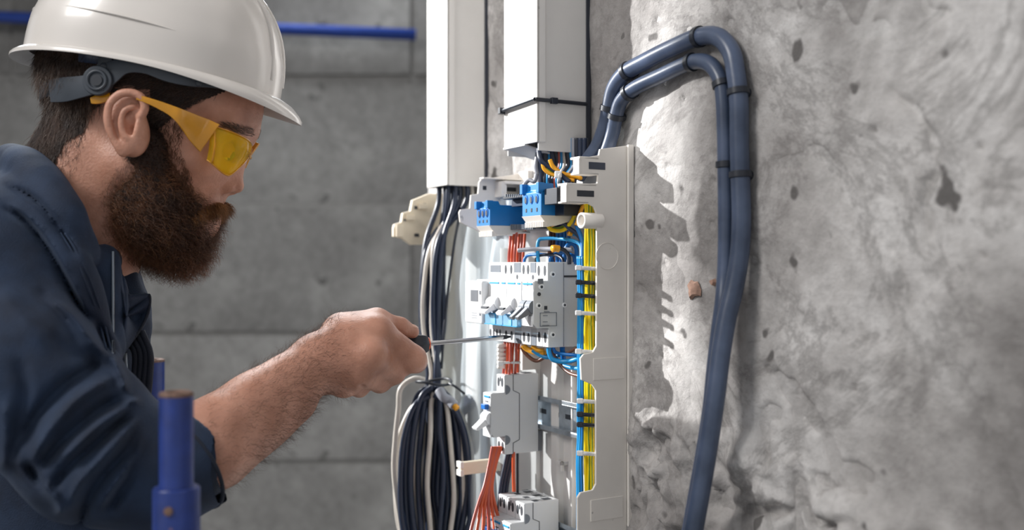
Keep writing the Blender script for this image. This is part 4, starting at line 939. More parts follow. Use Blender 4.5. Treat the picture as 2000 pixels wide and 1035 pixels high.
# creases: shallow cuts between the fingers and at joints
for a, b, r in (((796, 742, .92), (778, 700, .905), 7), ((770, 772, .925), (742, 736, .895), 6), ((728, 790, .93), (706, 752, .90), 5)): af.cap(A(*a), A(*b), r*k_(a[2]), r*.5*k_(b[2]), .004, sub=True)
for a, b in (((806, 727, .915), (822, 688, .925)), ((764, 606, .93), (774, 640, .945)), ((752, 604, .93), (760, 636, .94))): af.cap(A(*a), A(*b), 2.2*k_(a[2]), 2.*k_(b[2]), .002, sub=True)
# tendons and veins on the back of the hand
Va, Qa = af.mesh(); Va = smoothmesh(Va, Qa, 2, .45); Na = normals(Va, Qa)
# torso under the jacket, joined to neck and arm
tf = Field((-.62, .74, -.62), (-.26, 1.16, .06), .005)
tf.cap(P(100, 560, .94), P(110, 1500, .93), 120*kH, 130*kH, .03); tf.cap(P(20, 560, .83), P(60, 560, 1.05), 85*kH, 95*kH, .03); tf.cap(P(20, 590, .825), P(190, 870, .80), 72*kH, 72*kH, .02)
tf.cap(P(110, 430, .92), P(90, 600, .93), 95*kH, 110*kH, .03); tf.cap(P(60, 560, 1.04), P(60, 900, 1.06), 80*kH, 70*kH, .02)
Vt, Qt = tf.mesh()
body = npmesh('body', np.concatenate([Vh, Va, Vt]), np.concatenate([Qh, Qa+len(Vh), Qt+len(Vh)+len(Va)]), M['skin'], person, rootp)
# legs, out of the frame
lg = Field((-.62, .70, -1.46), (-.20, 1.14, -.50), .008)
for y in (.84, 1.02):
    lg.cap((-.40, y, -.62), (-.36, y, -1.0), .085, .062, .03); lg.cap((-.36, y, -1.0), (-.42, y, -1.38), .06, .045, .02); lg.cap((-.42, y, -1.41), (-.28, y, -1.425), .036, .028, .02)
lg.cap((-.42, .86, -.58), (-.42, 1.0, -.58), .11, .11, .03)
Vl, Ql = lg.mesh(); npmesh('trousers', Vl, Ql, M['w_black'], person, rootp)

# ---- eyes, brows, lip
def lobj(mb, name, m, parent=None, smooth=True, loc=None):
    pr = parent or person; o = pr.location if pr.parent is None else rootp
    mb.v = [tuple(Vector(v)-rootp) for v in mb.v]; return mb.obj(name, m, pr, smooth)
def sphere(c, r, n=16, sc=(1, 1, 1)):
    mb = MB(); vs = []
    for i in range(n//2+1):
        a = math.pi*i/(n//2)
        for j in range(n):
            b = 2*math.pi*j/n; vs.append((c[0]+r*sc[0]*math.sin(a)*math.cos(b), c[1]+r*sc[1]*math.sin(a)*math.sin(b), c[2]+r*sc[2]*math.cos(a)))
    return mb.add(vs, [(i*n+j, (i+1)*n+j, (i+1)*n+(j+1) % n, i*n+(j+1) % n) for i in range(n//2) for j in range(n)])
for q in (-1, 1):
    c = H(444, 299, q*44); lobj(sphere(c, .0112), 'eye', M['eye']); lobj(sphere(c+Vector((.0072, 0, -.0035)), .0055), 'iris', M['iris'])
    mb = MB(); vs = []; n = 14                                                   # upper lid: a shell over the ball
    for i in range(7):
        a = -.62+i*.30
        for j in range(n):
            b = -1.35+2.7*j/(n-1); r = .0122; vs.append((c.x+r*math.cos(a)*math.cos(b), c.y+r*math.cos(a)*math.sin(b), c.z+r*math.sin(a)))
    mb.add(vs, [(i*n+j, i*n+j+1, (i+1)*n+j+1, (i+1)*n+j) for i in range(6) for j in range(n-1)]); lobj(mb, 'eyelid', M['skin'])
mb = MB(); mb.tube([H(413, 424, q) for q in range(-26, 27, 4)], [kH*x for x in (3, 5, 7, 8, 8.5, 9, 9, 9, 8.5, 8, 7, 5, 3, 2)], 10); lobj(mb, 'lower_lip', M['lip'])

pxh, pyh = pix(Vh)
# use mirrored depth so both sides of the head get the same regions
Vm = Vh.copy(); Vm[:, 1] = DH-np.abs(Vh[:, 1]-DH); pxm, pym = pix(Vm)
def pick(mask, n):
    i = np.flatnonzero(mask); return RNG.choice(i, n, replace=n > len(i))
earbox = inpoly(pxm, pym, [(202, 175), (292, 175), (292, 235), (262, 310), (225, 310), (200, 240)]) & (np.abs(Vh[:, 1]-DH) > .062)
# head hair: short, dark
hm = (inpoly(pxm, pym, [(40, 90), (560, 60), (470, 170), (388, 200), (335, 235), (300, 262), (290, 240), (292, 190), (250, 168), (215, 176), (200, 205), (176, 222), (165, 262), (128, 280), (105, 330), (20, 310)])) & ~earbox
i = pick(hm, 9000); d = np.stack([np.where(pxm[i] > 230, -.75, -.05)+RNG.randn(len(i))*.15, RNG.randn(len(i))*.15, np.where(pxm[i] > 230, -.25, -1.)+RNG.randn(len(i))*.15], 1)+Nh[i]*.30
strands('hair', Vh[i]+RNG.randn(len(i), 3)*.0006, d, .010+.007*RNG.rand(len(i)), .00026, M['hair'], person, rootp, 3, .06)
i = pick(inpoly(pxm, pym, [(75, 230), (180, 215), (160, 300), (140, 345), (90, 350), (66, 300)]) & ~earbox, 1500)
d = np.stack([-.05+RNG.randn(len(i))*.3, RNG.randn(len(i))*.3, -1+0*i], 1)+Nh[i]*.5; strands('hair_fade', Vh[i], d, .0035+.003*RNG.rand(len(i)), .00014, M['hair'], person, rootp, 3, .1)
# scalp shade under the hair: a thin cap following the head
cm = hm[Qh].all(1); used = np.unique(Qh[cm]); remap = np.full(len(Vh), -1); remap[used] = np.arange(len(used))
npmesh('hair_base', Vh[used]+Nh[used]*.0011, remap[Qh[cm]], M['beardcore'], person, rootp)
# beard: a sculpted mass with strands growing from it
bf = Field((-.42, .80, -.04), (-.235, 1.04, .14), .002)
bf.cap(H(330, 300, -100), H(330, 420, -62), 26*kH, 44*kH, .012); bf.cap(H(330, 300, 100), H(330, 420, 62), 26*kH, 44*kH, .012)
for q in (-1, 1):
    bf.cap(H(312, 235, q*122), H(322, 300, q*108), 16*kH, 34*kH, .010); bf.cap(H(330, 300, q*96), H(352, 390, q*78), 30*kH, 34*kH, .012); bf.ell(H(372, 410, q*48), (40*kH, 30*kH, 40*kH), .012)
bf.ell(H(322, 434), (76*kH, 88*kH, 76*kH), .014, .5); bf.ell(H(354, 456), (40*kH, 56*kH, 58*kH), .012, .1)
bf.ell(H(296, 400, -58), (58*kH, 48*kH, 70*kH), .014); bf.ell(H(296, 400, 58), (58*kH, 48*kH, 70*kH), .014)
bf.ell(H(384, 446), (20*kH, 40*kH, 30*kH), .008); bf.cap(H(396, 432, -12), H(396, 432, 12), 8*kH, 8*kH, .005); bf.ell(H(350, 490), (42*kH, 48*kH, 32*kH), .012, .2)
bf.cap(H(430, 402, -14), H(388, 414, -46), 10*kH, 13*kH, .004); bf.cap(H(430, 402, 14), H(388, 414, 46), 10*kH, 13*kH, .004)
sl, x, y, z = bf.region((-.42, .80, -.04), (-.235, 1.04, .14), 0)
bf.F[sl] += (.0022*fbm(x, y, z, 95, 3)).astype(np.float32)
Vb, Qb = bf.mesh(); Vb = smoothmesh(Vb, Qb, 1, .4); Nb = normals(Vb, Qb); npmesh('beard_base', Vb, Qb, M['beardcore'], person, rootp)
Vbm = Vb.copy(); Vbm[:, 1] = DH-np.abs(Vb[:, 1]-DH); bx, by = pix(Vbm)
mm = inpoly(bx, by, [(372, 425), (396, 400), (424, 388), (452, 390), (450, 415), (412, 418)])
i = pick(~mm, 21000)
flow = np.stack([.10+.0*i, 0*i, -1.+0*i], 1); flow[:, 0] += np.where(by[i] > 400, .25, -.1); flow[:, 1] += RNG.randn(len(i))*.35; flow[:, 0] += RNG.randn(len(i))*.30; flow[:, 2] += RNG.randn(len(i))*.25
d = flow*.75+Nb[i]*.85
LB = np.clip((by[i]-250)/220, .25, 1)
strands('beard', Vb[i]-Nb[i]*.001, d, (.008+.010*RNG.rand(len(i)))*LB+.002, .00024, M['beard'], person, rootp, 5, .26)
i = pick(~mm & (by > 330), 900); strands('beard_flyaway', Vb[i], Nb[i]+np.array([.1, 0, -.6])+RNG.randn(len(i), 3)*.4, .014+.010*RNG.rand(len(i)), .00011, M['moustache'], person, rootp, 6, .22)
i = pick(mm, 2600); flow = np.stack([.15+RNG.randn(len(i))*.2, np.sign(Vb[i, 1]-DH)*.35+RNG.randn(len(i))*.15, -1+0*i], 1)
strands('moustache', Vb[i], flow*.8+Nb[i]*.5, .007+.006*RNG.rand(len(i)), .00022, M['moustache'], person, rootp, 4, .08)
# stubble on neck and cheek border, eyebrows
i = pick(inpoly(pxm, pym, [(225, 330), (290, 300), (300, 380), (262, 500), (225, 460), (205, 380)]), 2600)
strands('stubble', Vh[i], Nh[i]*.4+np.array([.1, 0, -1]), .0018+.002*RNG.rand(len(i)), .00011, M['hair'], person, rootp, 2, .1)
i = pick(inpoly(pxm, pym, [(300, 215), (362, 230), (352, 290), (376, 350), (380, 400), (330, 400), (300, 330)]) & (pyh > 200), 3200)
strands('cheek_beard', Vh[i], Nh[i]*.5+np.array([.1, 0, -1])+RNG.randn(len(i), 3)*.2, .004+.004*RNG.rand(len(i)), .00018, M['beard'], person, rootp, 3, .12)
i = pick((np.abs(pyh-(245+ (pxh-430)*.22)) < 9) & (pxm > 425) & (pxm < 498) & (np.abs(Vh[:, 1]-DH) < .042) & (np.abs(Vh[:, 1]-DH) > .005), 500)
strands('eyebrow', Vh[i], np.stack([-.6+0*i, np.sign(Vh[i, 1]-DH)*.8, .25+0*i], 1)+Nh[i]*.4, .006+.003*RNG.rand(len(i)), .00022, M['hair'], person, rootp, 3, .05)
# arm hair
pxa, pya = pix(Va)
i = pick((pxa > 400) & (pxa < 690) & (Na[:, 1] < .35), 4500); i = i[RNG.rand(len(i)) < np.clip(1.1-np.abs(pxa[i]-600)/150, .22, 1)*np.clip((700-pxa[i])/60, 0, 1)]
strands('arm_hair', Va[i], Na[i]*.45+np.array([.7, -.1, .1])+RNG.randn(len(i), 3)*.35, .006+.006*RNG.rand(len(i)), .00009, M['armhair'], person, rootp, 4, .12)
# thumb nail
c = A(806, 643, .968); n_ = sphere((0, 0, 0), 1, 14); mb = MB(); mb.v = [(c.x+v[0]*.0058, c.y-.0015+v[1]*.0046, c.z+.0030+v[2]*.0022-v[0]*.0018) for v in n_.v]; mb.f = n_.f; lobj(mb, 'thumb_nail', M['nail'])

# ---- jacket
JB = ((-.60, .66, -.56), (-.235, 1.16, .17))
jf = Field(*JB, .0024)
def jc(a, b, ra, rb, k=.02): jf.cap(P(*a), P(*b), ra*k_(a[2]), rb*k_(b[2]), k)
jc((118, 560, .94), (118, 1500, .93), 150, 168, .03); jc((175, 620, .925), (196, 1300, .925), 108, 100, .02)
jc((20, 520, .84), (20, 520, 1.04), 140, 120, .04); jc((-80, 510, .84), (-70, 510, 1.04), 120, 115, .05); jc((-60, 480, .92), (60, 470, .92), 150, 90, .03)
jc((-25, 560, .815), (45, 730, .80), 135, 162, .02); jc((45, 730, .80), (185, 878, .79), 162, 136, .02); jc((185, 878, .79), (300, 928, .80), 136, 112, .02); jc((300, 928, .80), (376, 893, .814), 112, 106, .01); jc((376, 893, .814), (416, 868, .832), 106, 106, .004)
jc((60, 560, 1.04), (60, 900, 1.06), 120, 110, .03)
# neck opening
for a, b, ra, rb in (((200, 300, .92), (80, 560, .92), 126, 138),): jf.cap(P(*a), P(*b), ra*kH, rb*kH, .006, sub=True)
# cuff opening
dA = (A(500, 800, .865)-A(400, 872, .825)).normalized(); cA = P(376, 893, .814)
jf.cap(cA-dA*.010, cA+dA*.06, 88*k_(.8), 92*k_(.8), .002, sub=True)
jf.ell(cA+dA*.16, (.16, .16, .16), .003, sub=True)
# rolls of the collar/hood (near side traced, far side mirrored)
def roll(pts, r, k=.008):
    for far in (False, True):
        if far: pts = pts[:4]; r = r[:4]
        q = [P(*p) for p in pts]; q = [Vector((v.x, 2*DH-v.y, v.z)) for v in q] if far else q
        q = spline(q, 4)
        rs = np.interp(np.linspace(0, 1, len(q)), np.linspace(0, 1, len(r)), r)
        for a, b, ra, rb in zip(q[:-1], q[1:], rs[:-1], rs[1:]): jf.cap(a, b, ra*kH, rb*kH, k)
roll([(22, 318, .92), (52, 330, .875), (92, 372, .84), (128, 430, .825), (156, 480, .835), (168, 500, .85)], [30, 34, 34, 32, 26, 16])
roll([(-30, 372, .90), (20, 385, .85), (70, 425, .825), (118, 490, .815), (158, 560, .82), (190, 640, .83), (214, 700, .84)], [34, 34, 32, 30, 26, 20, 14])
jc((203, 508, .865), (214, 680, .855), 30, 30, .008); jc((228, 500, .92), (250, 640, .92), 18, 40, .012); jc((205, 505, .875), (230, 500, .93), 26, 20, .01)
# folds: ridges and valleys traced from the cloth
sl, x, y, z = jf.region(JB[0], JB[1], 0)
PX = (x/y*F+1000); PY = 517.5-z/y*F
PX, PY = np.broadcast_arrays(PX.astype(np.float32), PY.astype(np.float32))
near = np.clip((.93-y)/.05, 0, 1)
band = np.abs(jf.F) < .02
bi = np.flatnonzero(band); bx_ = PX.ravel()[bi]; by_ = PY.ravel()[bi]; bn = np.broadcast_to(near, PX.shape).ravel()[bi]; disp = np.zeros(len(bi), np.float32)
def fold(pts, w, amp):
    global disp
    pts = [(p.x, p.y) for p in spline([(a, b, 0) for a, b in pts], 3)]
    lo = np.array(pts).min(0)-3*w; hi = np.array(pts).max(0)+3*w
    w = w*.8; m = np.flatnonzero((bx_ > lo[0]) & (bx_ < hi[0]) & (by_ > lo[1]) & (by_ < hi[1]))
    X = bx_[m]; Y = by_[m]; best = np.full(len(m), 1e9, np.float32); tb = np.zeros(len(m), np.float32); n = len(pts)-1
    for k in range(n):
        ax, ay = pts[k]; dx = pts[k+1][0]-ax; dy = pts[k+1][1]-ay; t = np.clip(((X-ax)*dx+(Y-ay)*dy)/(dx*dx+dy*dy+1e-6), 0, 1)
        d2 = (X-ax-t*dx)**2+(Y-ay-t*dy)**2; u = d2 < best; best = np.where(u, d2, best); tb = np.where(u, (k+t)/n, tb)
    taper = np.clip(np.minimum(tb, 1-tb)*5+.15, 0, 1)
    disp[m] += amp*1.45*kH*taper*np.exp(-best/(w*w))
for pts, w, a in [
    ([(202, 711), (151, 734), (106, 771), (69, 817), (41, 872)], 15, 20), ([(239, 776), (197, 799), (151, 835), (106, 877), (78, 918)], 14, 20),
    ([(257, 808), (220, 835), (174, 877), (138, 909), (101, 955)], 12, 18), ([(275, 835), (248, 881), (202, 927), (174, 973), (156, 1025)], 13, 20),
    ([(294, 854), (285, 890), (248, 946), (211, 1000)], 13, 18), ([(0, 402), (58, 438), (111, 509), (151, 589), (196, 651), (218, 700)], 13, 17),
    ([(10, 360), (70, 392), (118, 450), (150, 505)], 8, 10), ([(90, 650), (140, 690), (200, 705)], 22, 10), ([(30, 700), (50, 760), (30, 850), (20, 900)], 16, 9),
    ([(330, 850), (330, 920), (310, 1000)], 14, 12), ([(360, 850), (372, 920), (350, 990)], 10, 7), ([(52, 900), (70, 930), (88, 950)], 12, 20), ([(72, 560), (120, 620), (160, 680)], 14, 6), ([(262, 870), (262, 900), (250, 930)], 7, 12)]: fold(pts, w, a)
for pts, w, a in [
    ([(225, 735), (170, 765), (125, 805), (90, 850), (60, 905)], 12, -15), ([(250, 795), (205, 822), (160, 860), (120, 900)], 10, -13),
    ([(270, 822), (232, 860), (190, 905), (150, 950), (135, 1000)], 12, -14), ([(288, 846), (265, 895), (228, 940), (192, 990)], 10, -13),
    ([(210, 690), (225, 708), (240, 740), (245, 765)], 10, -12), ([(85, 580), (140, 615), (180, 668), (212, 692)], 9, -8), ([(20, 395), (80, 450), (128, 525), (170, 610), (205, 668)], 9, -9),
    ([(70, 925), (100, 962), (120, 985), (118, 1010)], 12, -14), ([(300, 860), (305, 920), (280, 980)], 11, -9), ([(0, 560), (60, 640), (110, 680)], 24, -6), ([(10, 780), (14, 860), (5, 920)], 16, -9), ([(270, 790), (262, 780), (248, 790)], 8, -10)]: fold(pts, w, a)
ix, iy, iz = np.unravel_index(bi, PX.shape); wx = jf.lo[0]+jf.h*ix; wy = jf.lo[1]+jf.h*iy; wz = jf.lo[2]+jf.h*iz
rest = .0020*fbm(wx+wz*.6, wy, wz-wx*.3, 22, 3)*(1-.9*np.clip((bx_-290)/40, 0, 1)*np.clip((by_-800)/30, 0, 1))
disp = np.clip(disp, -20*kH, 25*kH)*(1-.88*np.clip((bx_-225)/50, 0, 1)*np.clip((by_-815)/30, 0, 1))
jf.F.ravel()[bi] += disp*bn+rest.astype(np.float32)
Vj, Qj = jf.mesh(); Vj = smoothmesh(Vj, Qj, 3, .5)
jk = npmesh('jacket', Vj, Qj, M['jacket'], person, rootp); jk['label'] = 'navy jacket with rolled sleeve and thick collar'
del jf, PX, PY, band, bi, wx, wy, wz, rest, disp, ix, iy, iz
# nearest-surface lookup to lay trim on the jacket
from mathutils.bvhtree import BVHTree
bv = BVHTree.FromPolygons([tuple(v) for v in Vj], [tuple(int(i) for i in q) for q in Qj])
def on(px, py, lift=0.):
    r = Vector((0, 0, 0)); d = P(px, py, 1).normalized(); h_, n, i, ds = bv.ray_cast(r, d)
    return (h_-d*lift) if h_ else P(px, py, .86)
def jpart(mb, name, m, **kw): 
    mb.v = [tuple(Vector(v)-rootp) for v in mb.v]; o = mb.obj(name, m, person, True); o.parent = jk; return o
zp = spline([on(222, y, .0015) for y in range(492, 700, 22)], 4)
mb = MB(); mb.tube(zp, .0011, 6); jpart(mb, 'zip_tape', M['jacket2'])
mb = MB()
for a, b in zip(zp[:-1], zp[1:]):
    for f in (0, .25, .5, .75):
        p = a.lerp(b, f)+Vector((0, -.0012, 0)); mb.box(p.x-.0007, p.x+.0007, p.y-.0006, p.y+.0006, p.z-.0005, p.z+.0005)
zt = mb.obj('zip_teeth', M['zip'], jk); zt.location = -rootp
zt.location = (-rootp.x, -rootp.y, -rootp.z)
# zip puller
p0 = on(245, 690, .003); mb = MB(); mb.tube([p0, p0+Vector((.0006, -.0006, -.008)), p0+Vector((.0022, -.0006, -.023))], .0013, 8, flat=.5); jpart(mb, 'zip_puller', M['zip'])
# turned-out front flap of the collar
fl_out = [(226, 492), (240, 540), (252, 575), (272, 576), (289, 574), (294, 584), (290, 612), (276, 642), (256, 668), (232, 692), (226, 640), (224, 560)]
ctr = P(248, 620, .905); mb = MB(); n = len(fl_out); oc = []
sm = spline([(a, b, 0) for a, b in fl_out+fl_out[:1]], 4)[:-1]; rings = []
for f in (1, .8, .6, .4, .2, .02):
    rings.append([P(246+(p.x-246)*f, 618+(p.y-618)*f, .868+.018*(1-f)*math.sin(p.y*.09+p.x*.05)+ (p.x-222)*.0006) for p in sm])
n = len(sm); mb.add([v for r in rings for v in r], [(i*n+k, i*n+(k+1) % n, (i+1)*n+(k+1) % n, (i+1)*n+k) for i in range(5) for k in range(n)]+[tuple(5*n+k for k in range(n))])
fo = jpart(mb, 'collar_flap', M['jacket']); so = fo.modifiers.new('s', 'SOLIDIFY'); so.thickness = .0035; so.offset = 0
mb = MB(); mb.tube([v+Vector((0, -.0015, 0)) for v in rings[0][int(n*.36):int(n*.86)]], .0014, 8); jpart(mb, 'flap_edge_zip', M['jacket2'])
# seam and stitched ribs on the chest beside the flap
for k, (xa, xb) in enumerate(((262, 256), (272, 266), (283, 276), (291, 286))):
    mb = MB(); mb.tube(spline([P(xa-14, 665-6*k, .90), P(xa+2, 690, .895), P(xb+6, 740, .89), P(xb, 790, .885), P(xb-10, 815, .88)], 5), .0030, 8); jpart(mb, 'rib', M['jacket2'])
# second front edge (far lapel) seen behind the zip
mb = MB(); mb.tube(spline([P(238, 492, .95), P(250, 530, .95), P(262, 560, .95), P(268, 590, .95)], 6), .0068, 10); jpart(mb, 'far_lapel', M['jacket2'])
for off in (0, 9):
    mb = MB(); mb.tube(spline([on(x+off, y, .0004) for x, y in ((118, 455), (140, 490), (162, 535), (182, 590), (197, 640), (208, 684))], 5), .0009, 6); jpart(mb, 'raised_seam', M['jacket'])
# cuff hem
mb = MB(); h1 = dA.cross(Vector((0, 1, 0))).normalized(); h2 = dA.cross(h1)
mb.tube([cA-dA*.0075+(h1*math.cos(a)+h2*math.sin(a))*104.5*k_(.812) for a in np.linspace(0, 2*math.pi, 41)], .0017, 8, False); jpart(mb, 'cuff_hem', M['jacket2'])

# ================================================================== HARD HAT
hat = empty('hard_hat', P(304, 152, DH), 0, label='white hard hat with grey suspension band on the worker head', cat='hard hat')
tilt = math.radians(10.1); ca, sa_ = math.cos(tilt), math.sin(tilt)
def hp(u, v, w): return Vector((u*ca+w*sa_, v, -u*sa_+w*ca))*kH                    # forward, sideways, up (picture pixels)
a0, b0, Hh = 238., 188., 238.
nA = 96; prof = []
def shell(off):
    rings = []
    for i in range(1, 25):
        v = 1-(i/24.); e = (1-v**2.5)**(1/2.5)
        e += .010*(1 if v < .30 else 0)+.006*(1 if v < .045 else 0)
        rings.append([(a0*e-off, b0*e-off, Hh*v-off)])
    return rings
def ringpts(a, b, w, fl=0., drop=0., ex=2.25):
    out = []
    for k in range(nA):
        t = 2*math.pi*k/nA; c, s = math.cos(t), math.sin(t); den = (abs(c)**ex+abs(s)**ex)**(1/ex)
        fr = max(0, c)**2.2; bk = max(0, -c)**3; side = 1-abs(c)
        lift = 8*math.sin(t)**2
        out.append(hp((a+fl*(8+44*fr+20*bk))*c/den, (b+fl*(8+18*fr))*s/den, w+lift-fl*drop*(6+26*fr+6*bk)))
    return out
mb = MB(); rings = []
apex_o = hp(0, 0, Hh)
for off in (0,):
    for i in range(1, 23):
        ph = (math.pi/2)*(i/22.); v = math.cos(ph)**(2/2.5); e = math.sin(ph)**(2/2.5); e2 = e+(.010 if v < .34 else 0)
        rings.append(ringpts(a0*e2, b0*e2, Hh*v))
for fl, dr in ((.25, .15), (.55, .5), (.85, .85), (1, 1.05)): rings.append(ringpts(a0*1.01, b0*1.01, 0, fl, dr))
rings.append(ringpts(a0*1.01, b0*1.01, -5, 1, 1.1)); rings.append(ringpts(a0*.985, b0*.98, -6, .9, 1.0)); rings.append(ringpts(a0*.975, b0*.97, -4, .5, .7)); rings.append(ringpts(a0*.97, b0*.965, 0, 0, 0))
for i in range(21, 0, -1):
    ph = (math.pi/2)*(i/22.); v = math.cos(ph)**(2/2.5); e = math.sin(ph)**(2/2.5); rings.append(ringpts(a0*e*.97, b0*e*.965, Hh*v*.97))
nr = len(rings); vs = [v for r in rings for v in r]+[hp(0, 0, Hh), hp(0, 0, Hh*.97)]
fs = [(i*nA+k, (i+1)*nA+k, (i+1)*nA+(k+1) % nA, i*nA+(k+1) % nA) for i in range(nr-1) for k in range(nA)]+[(nr*nA, k, (k+1) % nA) for k in range(nA)]+[(nr*nA+1, (nr-1)*nA+(k+1) % nA, (nr-1)*nA+k) for k in range(nA)]
mb.add(vs, fs); sh = mb.obj('shell', M['helmet'], hat, True); sh.data.set_sharp_from_angle(angle=.75)
mb = MB()                                                                          # crown ridge towards the front
for sgn in (-1, 1):
    pts = []
    for i in range(6, 22):
        ph = (math.pi/2)*(i/22.); v = math.cos(ph)**(2/2.5); e = math.sin(ph)**(2/2.5); t = .20*sgn; pts.append(hp(a0*e*math.cos(t)*1.0, b0*e*math.sin(t)*1.2, Hh*v))
    mb.tube(pts, .0028, 8)
mb.obj('crown_ridge', M['helmet'], hat, True)
# a moulded ledge running round the shell
mb = MB(); mb.tube([hp(a0*1.008*math.cos(t), b0*1.008*math.sin(t), 62+12*math.sin(t)**2-14*math.cos(t)) for t in np.linspace(-2.75, -.9, 30)], .0009, 6); mb.obj('moulded_ledge', M['helmet'], hat, True)
# suspension: ribbons following the head
hatloc = hat.location
def Dside(px, r=176, cx=285, hx=215, base=DH):
    return base-r*kH*math.sqrt(max(0.02, 1-((px-cx)/hx)**2))
def ribbon(pts, m, name, parent, off=0., th=.0018, far=True, loc=None, Df=None):
    """pts: (px, py, halfwidth, nx, ny) centre line"""
    loc = loc if loc is not None else hatloc; Df = Df or (lambda px: Dside(px)); c = spline([(p[0], p[1], p[2]) for p in pts], 7); out = []
    for side in ((1,) if not far else (1, -1)):
        rows = []
        for i, p in enumerate(c):
            a = c[max(i-1, 0)]; b = c[min(i+1, len(c)-1)]; t = Vector((b.x-a.x, b.y-a.y)).normalized(); n = Vector((-t.y, t.x))
            row = []
            for f in (-1, 0, 1):
                qx = p.x+n.x*p.z*f; qy = p.y+n.y*p.z*f; D = Df(qx)-off; v = P(qx, qy, D)
                if side < 0: v.y = 2*DH-v.y
                row.append(v-loc)
            rows.append(row)
        mb = MB(); mb.add([v for r in rows for v in r], [(i*3+k, i*3+k+1, (i+1)*3+k+1, (i+1)*3+k) for i in range(len(rows)-1) for k in range(2)])
        o = mb.obj(name, m, parent, True); so = o.modifiers.new('s', 'SOLIDIFY'); so.thickness = th; so.offset = 0; bvm = o.modifiers.new('b', 'BEVEL'); bvm.width = .0004; bvm.segments = 2; bvm.limit_method = 'ANGLE'; out.append(o)
    return out
ribbon([(98, 178, 22), (125, 175, 24), (150, 171, 22), (178, 165, 20), (196, 158, 20)], M['strap'], 'rear_band', hat, .006)
ribbon([(192, 158, 26), (215, 143, 22), (245, 128, 16), (285, 126, 18), (330, 140, 20), (375, 152, 17), (420, 160, 12), (480, 172, 9)], M['strap'], 'side_band', hat, .0)
ribbon([(204, 148, 15), (204, 125, 14), (206, 96, 18)], M['strap'], 'hanger', hat, -.002)
ribbon([(225, 118, 9), (262, 108, 10), (300, 112, 9), (340, 126, 8)], M['strap'], 'upper_band', hat, -.007)
for side in (1, -1):
    c = P(192, 158, Dside(192)-.005); cc = Vector((c.x, c.y if side > 0 else 2*DH-c.y, c.z))-hatloc; s = side
    mb = MB(); mb.tube([cc+Vector((0, -.003*s, 0)), cc+Vector((0, .003*s, 0))], .0125, 28); mb.obj('pivot_disc', M['strap'], hat, True, .0008).data.set_sharp_from_angle(angle=.6)
    mb = MB(); mb.tube([cc+Vector((math.cos(a)*.0078, -.0034*s, math.sin(a)*.0078)) for a in np.linspace(0, 2*math.pi, 25)], .0014, 8, False); mb.obj('pivot_ring', M['strap'], hat, True)
    mb = MB(); mb.tube([cc+Vector((0, -.0042*s, 0)), cc+Vector((0, .0, 0))], .0048, 20); mb.obj('pivot_hole', M['hole'], hat, True).data.set_sharp_from_angle(angle=.6)
    for (ax, ay, rr) in ((202, 130, .0034), (284, 122, .0040), (388, 162, .0030)):
        c2 = P(ax, ay, Dside(ax)-.0015); c2 = Vector((c2.x, c2.y if side > 0 else 2*DH-c2.y, c2.z))-hatloc
        b_ = sphere(c2, rr, 14, (1, .5, 1)); b_.obj('rivet', M['strap'], hat, True)
    for ax in (108, 118, 128):
        c2 = P(ax, 176, Dside(ax)-.0028); c2 = Vector((c2.x, c2.y if side > 0 else 2*DH-c2.y, c2.z))-hatloc
        MB().box(c2.x-.0006, c2.x+.0006, c2.y-.001, c2.y+.001, c2.z-.006, c2.z+.006).obj('adjuster_mark', M['greyw'], hat)
# rear adjuster, joins the two sides
mb = MB(); rr_ = []
for k in range(17):
    t = math.pi*(.5+k/16.); v = P(285, 176, DH)-hatloc; rr_.append(v+Vector((math.cos(t)*198*kH, math.sin(t)*140*kH, -.002)))
for k, v in enumerate(rr_): mb.v += [tuple(v+Vector((0, 0, .011))), tuple(v-Vector((0, 0, .011)))]
mb.f = [(2*k, 2*k+1, 2*k+3, 2*k+2) for k in range(16)]; o = mb.obj('nape_band', M['strap'], hat, True); so = o.modifiers.new('s', 'SOLIDIFY'); so.thickness = .002
# dark sweat band round the brow
mb = MB(); rr_ = [P(285, 150, DH)-hatloc+Vector((math.cos(t)*208*kH, math.sin(t)*158*kH, -math.cos(t)*.014)) for t in np.linspace(-1.9, 1.9, 40)]
for v in rr_: mb.v += [tuple(v+Vector((0, 0, .012))), tuple(v-Vector((0, 0, .005)))]
mb.f = [(2*k, 2*k+1, 2*k+3, 2*k+2) for k in range(39)]; o = mb.obj('sweat_band', M['w_navy'], hat, True); so = o.modifiers.new('s', 'SOLIDIFY'); so.thickness = .002

